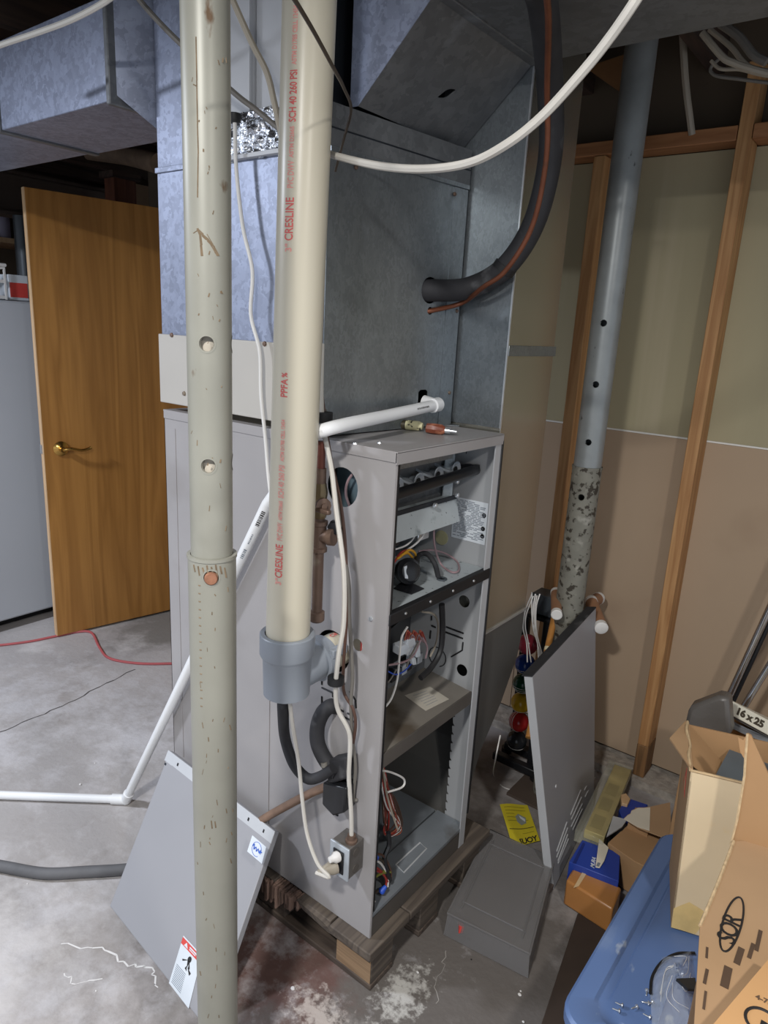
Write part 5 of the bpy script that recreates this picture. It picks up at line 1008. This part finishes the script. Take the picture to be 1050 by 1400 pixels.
# yellow sheet
yl = thing('yellow_card', (-.79, 1.84, 0), 'crumpled yellow printed card lying beside the smoky bin', 'paper')
yq = [onz(.002, *p) for p in ((683, 1101), (721, 1101), (738, 1152), (700, 1158))]
def yf(s_, t_): p = yq[0].lerp(yq[1], s_).lerp(yq[3].lerp(yq[2], s_), t_); return p + V((0, 0, .004 + .003 * math.sin(5 * s_ + 3 * t_)))
MB().grid(8, 10, lambda a_, b_: yf(a_, b_)).build('sheet', m_yellow, yl)
def yquad(a_, b_, c_, d__, mt, nm): return MB().grid(6, 1, lambda s_, t_: yf(a_ + (c_ - a_) * s_, b_ + (d__ - b_) * t_) + V((0, 0, .0008))).build(nm, mt, yl)
m_ol = M('olive_print', (150, 138, 40), .7)
for i in range(5): yquad(.12, .08 + .085 * i, .42 if i in (2, 3) else .85, .095 + .085 * i, m_ol, 'print')
yquad(.08, .62, .95, .635, m_blackink, 'rule'); yquad(.5, .74, .9, .752, m_ol, 'print')
MB().slab([yf(*p) + V((0, 0, .001)) for p in ((.42, .33), (.55, .26), (.78, .36), (.74, .50), (.55, .54), (.44, .46))], (0, 0, .0004)).build('picture_patch', M('grey_patch', (140, 146, 138), .6), yl)
MB().slab([yf(*p) + V((0, 0, .0018)) for p in ((.56, .30), (.74, .40), (.72, .47), (.58, .38))], (0, 0, .0003)).build('picture_patch', m_label, yl)
text_mesh('YOU?', .020, lambda x, y, z: yf(.93 - x / .075, .93 - y / .11 ) + V((0, 0, .0012)), 0, .0006, .9).build('lettering', m_blackink, yl)
# gold lined clear box leaning at the wall
e1 = ony(2.30, 852, 1048); e2 = onz(.12, 813, 1138)
gb = thing('gold_box', (e1 + e2) / 2 - V((0, 0, .1)), 'long gold foil box in clear plastic propped beside the louvered door', 'box')
dv = (e1 - e2); L_ = dv.length; dv.normalize(); sx = V((1, .12, 0)); sx = (sx - dv * sx.dot(dv)).normalized(); sn = sx.cross(dv).normalized()
if sn.z < 0: sn = -sn
hw_ = .030
def gbx(u0, u1, w0, w1, h0_, h1_): return MB().hexa([e2 + dv * u + sx * w_ + sn * h0_ for u, w_ in ((u0, w0), (u1, w0), (u1, w1), (u0, w1))], [e2 + dv * u + sx * w_ + sn * h1_ for u, w_ in ((u0, w0), (u1, w0), (u1, w1), (u0, w1))])
gbx(0, L_, -hw_, hw_, -.03, -.002).build('gold_body', m_gold, gb, .002)
gbx(-.03, L_ + .01, -hw_ - .022, hw_ + .002, -.034, .004).build('clear_sleeve', M('clear_sleeve', (200, 200, 180), .12, 0, .02, 10, alpha=.22), gb, .002)
for u0 in (.05, .30, .52): gbx(L_ * u0, L_ * (u0 + .17), -hw_ * .7, hw_ * .5, -.0019, -.0012).build('embossed_patch', M('dark_gold_patch', (166, 150, 84), .45, .15, .15, 12), gb)
# cartons and paper behind the tote
def carton(name, pts, h, mt, label, cat='carton', bev=.002, grp=None): 
    P = [V(p) for p in pts]; return tag(MB().slab(P, (0, 0, -h)).build(name, mt, None, bev), label, cat, grp)
bcn = thing('blue_carton', (-.55, 1.7, .0), 'blue carton with white lettering on the floor by the tote', 'carton')
bq = [onz(.105, *p) for p in ((778, 1178), (796, 1148), (848, 1166), (846, 1205))]
MB().slab(bq, (0, 0, -.102)).build('body', m_blue, bcn, .002)
bu_ = (onz(.106, 811, 1160) - onz(.106, 809, 1188)); fr = frame(onz(.1062, 810, 1186), onz(.106, 815, 1160) - onz(.106, 810, 1186), V((-1, .1, 0)))
text_mesh('MURA', .017, fr, 0, .0004, .9).build('lettering', m_label, bcn)
MB().slab([onz(.107, *p) for p in ((783, 1180), (797, 1152), (800, 1153), (787, 1181))], (0, 0, .0006)).build('fold_line', M('deep_blue', (24, 44, 116), .45), bcn)
bw_ = thing('white_bracket', (-.55, 1.75, .107), 'white card strip lying on the blue carton', 'card')
MB().slab([onz(.109, *p) for p in ((819, 1148), (832, 1160), (826, 1178), (820, 1187), (814, 1186))], (0, 0, .003)).build('strip', m_torn, bw_)
MB().slab([onz(.1125, *p) for p in ((817, 1179), (821, 1180), (819, 1185), (815, 1184))], (0, 0, .0004)).build('print', m_greyink, bw_)
bx_ = thing('brown_carton', (-.5, 1.6, 0), 'brown taped carton on its side between blue carton and tote', 'carton')
cq_ = [onz(.085, *p) for p in ((774, 1203), (783, 1187), (850, 1213), (838, 1243))]
MB().slab(cq_, (0, 0, -.082)).build('body', m_cardgloss, bx_, .006)
MB().slab([onz(.0857, *p) for p in ((797, 1191), (803, 1193), (791, 1212), (784, 1214))], (0, 0, .0008)).build('tape', M('clear_tape', (206, 178, 136), .2), bx_)
carton('open_carton', [onz(.12, *p) for p in ((831, 1152), (860, 1126), (905, 1145), (890, 1188), (868, 1178))], .11, m_cardin, 'plain brown carton under the torn white flap')
fl_ = thing('torn_flap', (-.45, 1.9, .13), 'torn cardboard flap with ragged white edge near the wall foot', 'cardboard')
tp2 = [(853, 1120), (858, 1115), (862, 1113), (863, 1109), (868, 1107), (872, 1105), (880, 1105), (889, 1104), (916, 1098), (918, 1150), (886, 1138), (872, 1132)]
MB().slab([onz(.16, *p) for p in tp2], (0, 0, .003)).build('flap', m_card, fl_)
MB().slab([onz(.1635, *p) for p in ((853, 1120), (858, 1115), (862, 1113), (863, 1109), (868, 1107), (872, 1105), (880, 1105), (889, 1104), (888, 1136), (872, 1131))], (0, 0, .001)).build('torn_edge', m_torn, fl_)
MB().box(sum([onz(.16, *p) for p in tp2], V()) / len(tp2) - V((.03, .03, .157)), sum([onz(.16, *p) for p in tp2], V()) / len(tp2) + V((.03, .03, -.001))).build('flap_support', m_cardin, fl_)
carton('blue_carton', [onz(.09, *p) for p in ((846, 1108), (856, 1090), (886, 1100), (870, 1116), (852, 1122))], .088, m_blue, 'second blue carton, half hidden behind the torn flap')
carton('wood_offcut', [onz(.10, *p) for p in ((849, 1086), (856, 1084), (862, 1092), (858, 1100), (850, 1098))], .02, m_oakedge, 'small pale wood offcut on the far blue carton', 'wood')
pb_ = thing('paper_wad', (-.55, 1.86, .1), 'grey folded paper wedge between gold box and torn flap', 'paper')
MB().slab([onz(.125, *p) for p in ((838, 1117), (857, 1122), (850, 1132), (829, 1145))], (0, 0, .004)).build('sheet', M('grey_paper', (176, 176, 176), .7), pb_)
MB().box(onz(.12, 845, 1128) - V((.02, .02, .115)), onz(.12, 845, 1128) + V((.02, .02, 0))).build('core', m_black, pb_)
carton('tote_shadow_sheet', [onz(.006, *p) for p in ((740, 1400), (790, 1248), (838, 1268), (812, 1410))], .0055, M('painted_tote_shadow', (62, 50, 42), .9, 0, .15, 10), 'dark brown sheet standing for the tote shadow on the floor', 'cardboard')  # shadow beside the tote, painted as a dark sheet

# blue tote
tt_ = thing('blue_tote', (-.12, 1.38, 0), 'large blue plastic tote with scuffed lid at lower right', 'tote')
TZt = .30
x0, x1, y0, y1 = -.325, .10, 1.065, 1.745
def rr_(x0, x1, y0, y1, r, z, n=6):
    o = []
    for cx, cy, a0 in ((x1 - r, y1 - r, 0), (x0 + r, y1 - r, PI / 2), (x0 + r, y0 + r, PI), (x1 - r, y0 + r, 3 * PI / 2)):
        for i in range(n + 1): a_ = a0 + PI / 2 * i / n; o.append(V((cx + r * math.cos(a_), cy + r * math.sin(a_), z)))
    return o
def loft(loops):
    b = MB(); n = len(loops[0]); vs = [p for l in loops for p in l]
    b.add(vs, [(i * n + j, i * n + (j + 1) % n, (i + 1) * n + (j + 1) % n, (i + 1) * n + j) for i in range(len(loops) - 1) for j in range(n)], True); b.add(loops[0], [tuple(range(n))[::-1]]); b.add(loops[-1], [tuple(range(n))]); return b
loft([rr_(x0, x1, y0, y1, .05, TZt - .03), rr_(x0 - .006, x1 + .006, y0 - .006, y1 + .006, .055, TZt - .028), rr_(x0 - .006, x1 + .006, y0 - .006, y1 + .006, .055, TZt - .006), rr_(x0, x1, y0, y1, .05, TZt), rr_(x0 + .038, x1 - .038, y0 + .04, y1 - .04, .04, TZt), rr_(x0 + .044, x1 - .044, y0 + .046, y1 - .046, .04, TZt - .006), rr_(x0 + .060, x1 - .06, y0 + .06, y1 - .06, .04, TZt - .006), rr_(x0 + .064, x1 - .064, y0 + .064, y1 - .064, .04, TZt - .002)]).build('lid', m_tote, tt_)
loft([rr_(x0 + .06, x1 - .06, y0 + .06, y1 - .06, .05, .003), rr_(x0 + .03, x1 - .03, y0 + .03, y1 - .03, .05, TZt - .031)]).build('body', m_totein, tt_)
# screws on the lid
lbs = ['zinc screw lying on the tote lid, upper of the left pair', 'zinc screw lying on the tote lid, lower of the left pair', 'zinc screw alone between the left pair and the bag', 'zinc screw touching the plastic bag, highest one', 'zinc screw touching the plastic bag, middle one', 'zinc screw nearest the frame bottom beside the bag', 'short zinc screw leaning on the plastic bag']
for i, (px, py, an) in enumerate(((846, 1373, .2), (842, 1381, .3), (867, 1378, 1.0), (884, 1358, 1.8), (882, 1371, .5), (884, 1389, .1), (889, 1372, 1.2))):
    c = onz(TZt + .003, px, py); t = thing('screw', c - V((0, 0, .003)), lbs[i], 'screw', 'loose screws on the blue tote lid'); d = V((math.cos(an), math.sin(an), .0))
    MB().lathe(c + V((0, 0, .001)), d, [(-.008, 0), (-.006, .0012), (.005, .0016), (.005, .0016)], 8).build('shank', m_bright, t)
    MB().lathe(c + V((0, 0, .001)) + d * .005, d, [(0, .0042), (.002, .0042), (.003, .0025), (.003, 0)], 10).build('head', m_bright, t)
# clear bag with black cord on the lid
pbg = thing('plastic_bag', onz(TZt, 925, 1370), 'crumpled clear plastic bag with black edge on the tote lid', 'bag')
bq_ = [onz(TZt + .001, *p) for p in ((892, 1420), (888, 1345), (905, 1310), (946, 1302), (952, 1350), (945, 1420))]
cb_ = sum(bq_, V()) / 6
random.seed(21)
def bagf(s_, t_):
    k = s_ * 6; i = int(k) % 6; p = bq_[i].lerp(bq_[(i + 1) % 6], k - int(k)); q = p.lerp(cb_, t_); q.z = TZt + .003 + .045 * math.sin(t_ * PI / 2) + (.008 * random.random() if 0 < t_ else 0); return q
MB().grid(24, 8, bagf).build('film', m_clear, pbg)
for i in range(9):
    a_ = random.uniform(0, 1); MB().tube([bagf(a_, .3), bagf((a_ + .12) % 1, .5), bagf((a_ + .2) % 1, .75)], .0005, 4).build('crease', m_wh, pbg)
MB().tube([onz(TZt + .012, *p) for p in ((889, 1358), (892, 1335), (905, 1315), (925, 1304), (950, 1303))], .003, 6).build('edge_cord', m_black, pbg)
MB().slab([onz(TZt + .05, *p) for p in ((924, 1341), (950, 1340), (952, 1356), (940, 1355))], (0, 0, .006)).build('black_tab', m_blackgloss, pbg)

# tall open carton standing on the tote lid
b1 = thing('tall_carton', (-.16, 1.52, TZt), 'tall open torn cardboard carton standing on the blue tote', 'carton')
uu, vv = V((.955, .295, 0)), V((-.295, .955, 0)); A = onz(TZt + .003, 917, 1268); LN = V((-.028, .045, 0))
def bp(u, v, z): k = (z - TZt) / .4; return A + uu * u + vv * v + LN * k + V((0, 0, z - A.z))
Wb, Db, Ht = .20, .20, .668
def wall_(a_, b_, z0, z1, mt, nm, inset): 
    return MB().slab([bp(*a_, z0), bp(*b_, z0), bp(*b_, z1), bp(*a_, z1)], inset).build(nm, mt, b1)
zb = TZt + .004
wall_((0, 0), (Wb, 0), zb, Ht, m_cardlit, 'front_wall', vv * .004); wall_((0, Db), (Wb, Db), zb, Ht, m_cardin, 'back_wall', -vv * .004)
wall_((0, 0), (0, Db), zb, Ht + .005, m_card, 'left_wall', uu * .004); wall_((Wb, 0), (Wb, Db), zb, Ht, m_cardin, 'right_wall', -uu * .004)
MB().slab([bp(.004, .004, zb), bp(Wb - .004, .004, zb), bp(Wb - .004, Db - .004, zb), bp(.004, Db - .004, zb)], (0, 0, .004)).build('floor_flap', m_cardin, b1)
MB().slab([bp(0, .0, Ht), V((-.318, 1.547, .668)), bp(-.004, Db, Ht + .004)], (0, 0, .004)).build('side_flap', m_card, b1)
MB().slab([bp(.002, .02, Ht), bp(.002, Db * .95, Ht + .004), bp(.075, Db * .75, Ht - .045), bp(.07, .05, Ht - .055)], uu * .003).build('left_flap', m_cardin, b1)
MB().slab([bp(.0, .0, Ht), bp(Wb, 0, Ht), bp(Wb, .012, Ht - .07), bp(.0, .008, Ht - .06)], vv * .003).build('front_fold', m_card, b1)
MB().tube([bp(0, 0, Ht), bp(-.003, .05, Ht + .006), bp(.002, .1, Ht + .003), bp(-.004, .15, Ht + .01), bp(0, Db, Ht + .006)], .0035, 6).build('torn_edge', m_cardedge, b1)
MB().tube([bp(0, 0, Ht), bp(.06, -.001, Ht + .001), bp(Wb, 0, Ht)], .003, 6).build('torn_edge', m_cardedge, b1)
MB().box(bp(.05, .05, .60), bp(.19, .16, .635)).build('grey_insert', M('grey_foam', (92, 100, 106), .6), b1)
ct_ = bp(-.0006, .09, .60); MB().slab([bp(-.0005, .05, .575), bp(-.0005, .115, .575), bp(-.0005, .075, .63)], -uu * .0005).build('red_mark', M('red_print_mark', (190, 84, 70), .7), b1)
MB().slab([bp(-.0012, .065, .582), bp(-.0012, .098, .582), bp(-.0012, .078, .610)], -uu * .0004).build('red_mark', m_card, b1)
MB().slab([bp(.001, -.0006, zb), bp(.05, -.0006, zb + .002), bp(.075, -.0006, zb + .055), bp(.03, -.0006, zb + .07), bp(.001, -.0006, zb + .045)], -vv * .0004).build('tape_remnant', M('yellow_tape_glue', (216, 188, 128), .4, 0, .15, 20), b1)

# printed carton in front
ZT = .60
b2 = thing('printed_carton', (.1, 1.1, TZt), 'brown printed carton with oval mark at the lower right edge', 'carton')
t2 = [onz(ZT, *p) for p in ((957, 1266), (1003, 1150), (1100, 1150), (1160, 1420), (948, 1420))]
MB().slab(t2, (0, 0, -.004)).build('top_flap', m_card, b2)
c2_ = sum(t2, V()) / 5
body = [p + (c2_ - p) * .14 for p in t2]
for p in body: p.z = ZT - .0045
MB().slab(body, (0, 0, -(ZT - TZt - .006))).build('body', m_cardin, b2)
MB().tube([t2[0], t2[0].lerp(t2[1], .5) + V((.001, 0, 0)), t2[1]], .003, 6).build('torn_edge', m_cardedge, b2)
oc = onz(ZT + .0008, 1001, 1262); ou = (onz(ZT, 1012, 1226) - onz(ZT, 990, 1299)); oa = ou.length / 2; ou.normalize(); ov = V((0, 0, 1)).cross(ou)
ow = (onz(ZT, 1011, 1262) - onz(ZT, 990, 1262)).length / 2
for kk, ww in ((1, .0017), ):
    MB().tube([oc + ou * oa * math.cos(t) + ov * ow * math.sin(t) for t in [2 * PI * i / 36 for i in range(37)]], ww, 6, sm=False).build('oval_ring', m_blackink, b2)
fr = frame(oc - ou * oa * .78 - ov * .0, ou, ov)
text_mesh('SOR', .040, lambda x, y, z: oc - ou * oa * .70 + ou * x * 1.0 + ov * y + V((0, 0, .0006)), 0, .0006, .85).build('lettering', m_blackink, b2)
for (pa, pb, wd_) in (((1014, 1296), (1007, 1318), .008), ((996, 1322), (990, 1350), .010), ((967, 1295), (966, 1310), .003), ((967, 1325), (963, 1345), .004), ((965, 1355), (962, 1380), .003), ((1030, 1290), (1024, 1310), .005), ((1040, 1272), (1034, 1300), .005)):
    a_, b_ = onz(ZT + .0008, *pa), onz(ZT + .0008, *pb); d = (b_ - a_).normalized(); s_ = V((-d.y, d.x, 0)) * wd_ * .6; MB().slab([a_ - s_, b_ - s_, b_ + s_, a_ + s_], (0, 0, .0004)).build('print', M('brown_ink', (84, 66, 52), .8), b2)
ZU = .64
b3 = thing('pale_carton', (.02, .98, ZT), 'pale lit carton lid with oval mark in the bottom right corner', 'carton')
t3 = [onz(ZU, *p) for p in ((972, 1404), (1045, 1318), (1052, 1310), (1150, 1360), (1150, 1480), (960, 1480))]
MB().slab(t3, (0, 0, -.004)).build('top_flap', M('fresh_cardboard', (196, 152, 104), .8, 0, .05, 5), b3)
MB().slab([p + (sum(t3, V()) / 6 - p) * .06 - V((0, 0, .0045)) for p in t3], (0, 0, -(ZU - ZT - .006))).build('body', m_cardin, b3)
e3 = onz(ZU + .0006, 1040, 1402); e3u = (onz(ZU, 1052, 1380) - onz(ZU, 1028, 1400)).normalized(); e3v = V((0, 0, 1)).cross(e3u)
MB().tube([onz(ZU + .0006, 1043, 1398) + V((.022 * math.cos(t), .022 * math.sin(t), 0)) for t in [2 * PI * i / 30 for i in range(31)]], .0022, 6, sm=False).build('oval_ring', m_blackink, b3)
text_mesh('R', .030, lambda x, y, z: onz(ZU + .001, 1037, 1402) + V((x, y, 0)), 0, .001).build('lettering', m_blackink, b3)
fr3 = frame(onz(ZU + .001, 1033, 1362), onz(ZU, 1050, 1370) - onz(ZU, 1033, 1362), V((-.1, 1, 0)))
text_mesh('4-75', .012, fr3, 0, .0004).build('lettering', M('brown_ink_dark', (96, 74, 56), .8), b3)
# big loose flap at the right edge
bf = thing('cardboard_flap', ony(1.36, 1020, 1150), 'large brown cardboard flap standing upright at the right edge', 'cardboard')
fpx = ((1009, 1008), (1016, 1012), (1022, 1003), (1027, 1006), (1040, 1035), (1060, 1080), (1085, 1330), (1050, 1292), (1024, 1210), (1006, 1165), (999, 1154), (1008, 1120), (1018, 1060), (1019, 1040), (1012, 1028))
def flp(px, py): d = ray(px, py); n_ = V((.25, -1, .15)).normalized(); o_ = V((-.13, 1.395, .62)); return EYE + d * ((o_ - EYE).dot(n_) / d.dot(n_))
MB().slab([flp(*p) for p in fpx], (.0, .005, 0)).build('sheet', m_cardin, bf)
MB().tube([flp(*p) for p in ((1022, 1003), (1019, 1040), (1018, 1060), (1008, 1120), (999, 1154), (1006, 1165), (1024, 1210), (1050, 1292))], .0026, 6, sm=False).build('torn_edge', m_cardedge, bf)
MB().tube([flp(1046, 1206) + V((0, -.004, 0)), flp(1070, 1240) + V((0, -.004, 0))], .004, 8, sm=False).build('staple', m_label, bf)
MB().slab([flp(*p) + V((0, -.001, 0)) for p in ((1034, 1203), (1045, 1204), (1050, 1216), (1040, 1212))], (0, -.0006, 0)).build('ink_mark', m_blackink, bf)
# furnace filter resting on the boxes behind
ft = thing('furnace_filter', ony(1.95, 1020, 990), 'white edged furnace filter marked 16 x 25 lying on the boxes', 'filter')
fa, fbb = ony(1.93, 991, 953), ony(1.87, 1085, 1003)
fu_ = (fbb - fa).normalized(); fd = V((-.05, .75, -.35)); fd = (fd - fu_ * fd.dot(fu_)).normalized()
hh_ = (ony(1.93, 991, 953) - ony(1.93, 990, 970)).length
fdn = (ony(1.92, 990, 971) - fa); fdn = (fdn - fu_ * fdn.dot(fu_)).normalized() * .036
MB().slab([fa, fa + fu_ * .42, fa + fu_ * .42 + fdn, fa + fdn], fd * .30).build('card_frame', m_filter, ft, .002)
MB().slab([fa + fu_ * .01 + fdn * 1.02 + fd * .02, fa + fu_ * .4 + fdn * 1.02 + fd * .02, fa + fu_ * .4 + fdn * 1.02 + fd * .28, fa + fu_ * .01 + fdn * 1.02 + fd * .28], fdn * .15).build('media', m_bagdark, ft)
MB().grid(20, 6, lambda s_, t_: fa + fu_ * (-.06 + .5 * s_) + fdn * (1.15 + .5 * t_ + .25 * math.sin(s_ * 9)) + fd * (.02 + .02 * math.sin(7 * s_ + 2 * t_))).build('plastic_wrap', M('film_wrap', (150, 154, 160), .2, 0, .1, 12, alpha=.8, bump=.3), ft)
ftf = frame(fa + fu_ * .040 + fdn * .5 - fd * .0008, fu_, -fdn)
text_mesh('16 x 25', .025, ftf, 0, .0016, .98).build('lettering', M('dark_brown_ink', (70, 62, 50), .7), ft)
bgp = thing('dark_bag', ony(2.02, 965, 980), 'dark grey plastic bag draped left of the filter', 'bag')
MB().slab([ony(1.75, *p) for p in ((936, 990), (940, 973), (944, 966), (981, 952), (996, 955), (998, 990), (1000, 1006), (975, 1010), (945, 1010))], (.0, .05, .0)).build('film', m_bagdark, bgp, .01)
bkx = thing('back_carton', (-.2, 1.98, 0), 'plain carton standing on the floor under the furnace filter', 'carton')
MB().box((-.335, 1.83, .002), (.15, 2.08, .53)).build('body', m_cardin, bkx, .003)
MB().box((-.33, 1.93, .5305), (.145, 1.96, .5315)).build('tape', m_cardgloss, bkx)
# chrome legs of a folded chair
fc = thing('folding_chair', (-.1, 2.2, 0), 'folded chrome chair legs leaning against the drywall at right', 'chair')
A0, A1 = ony(2.24, 1000, 946), ony(2.255, 1060, 815); B0, B1_ = ony(2.20, 1024, 955), ony(2.24, 1075, 872)
MB().tube([A0 + (A0 - A1) * 1.6, A1 + (A1 - A0) * 2], .011, 14, sm=False).build('rear_leg', m_chrome, fc)
MB().tube([A0 + (A0 - A1) * 1.6 + V((.016, .008, 0)), A1 + (A1 - A0) * 2 + V((.016, .008, 0))], .006, 10, sm=False).build('link_bar', m_blackgloss, fc)
MB().tube([B0 + (B0 - B1_) * 2, B1_ + (B1_ - B0) * 2], .010, 14, sm=False).build('front_leg', m_chrome, fc)
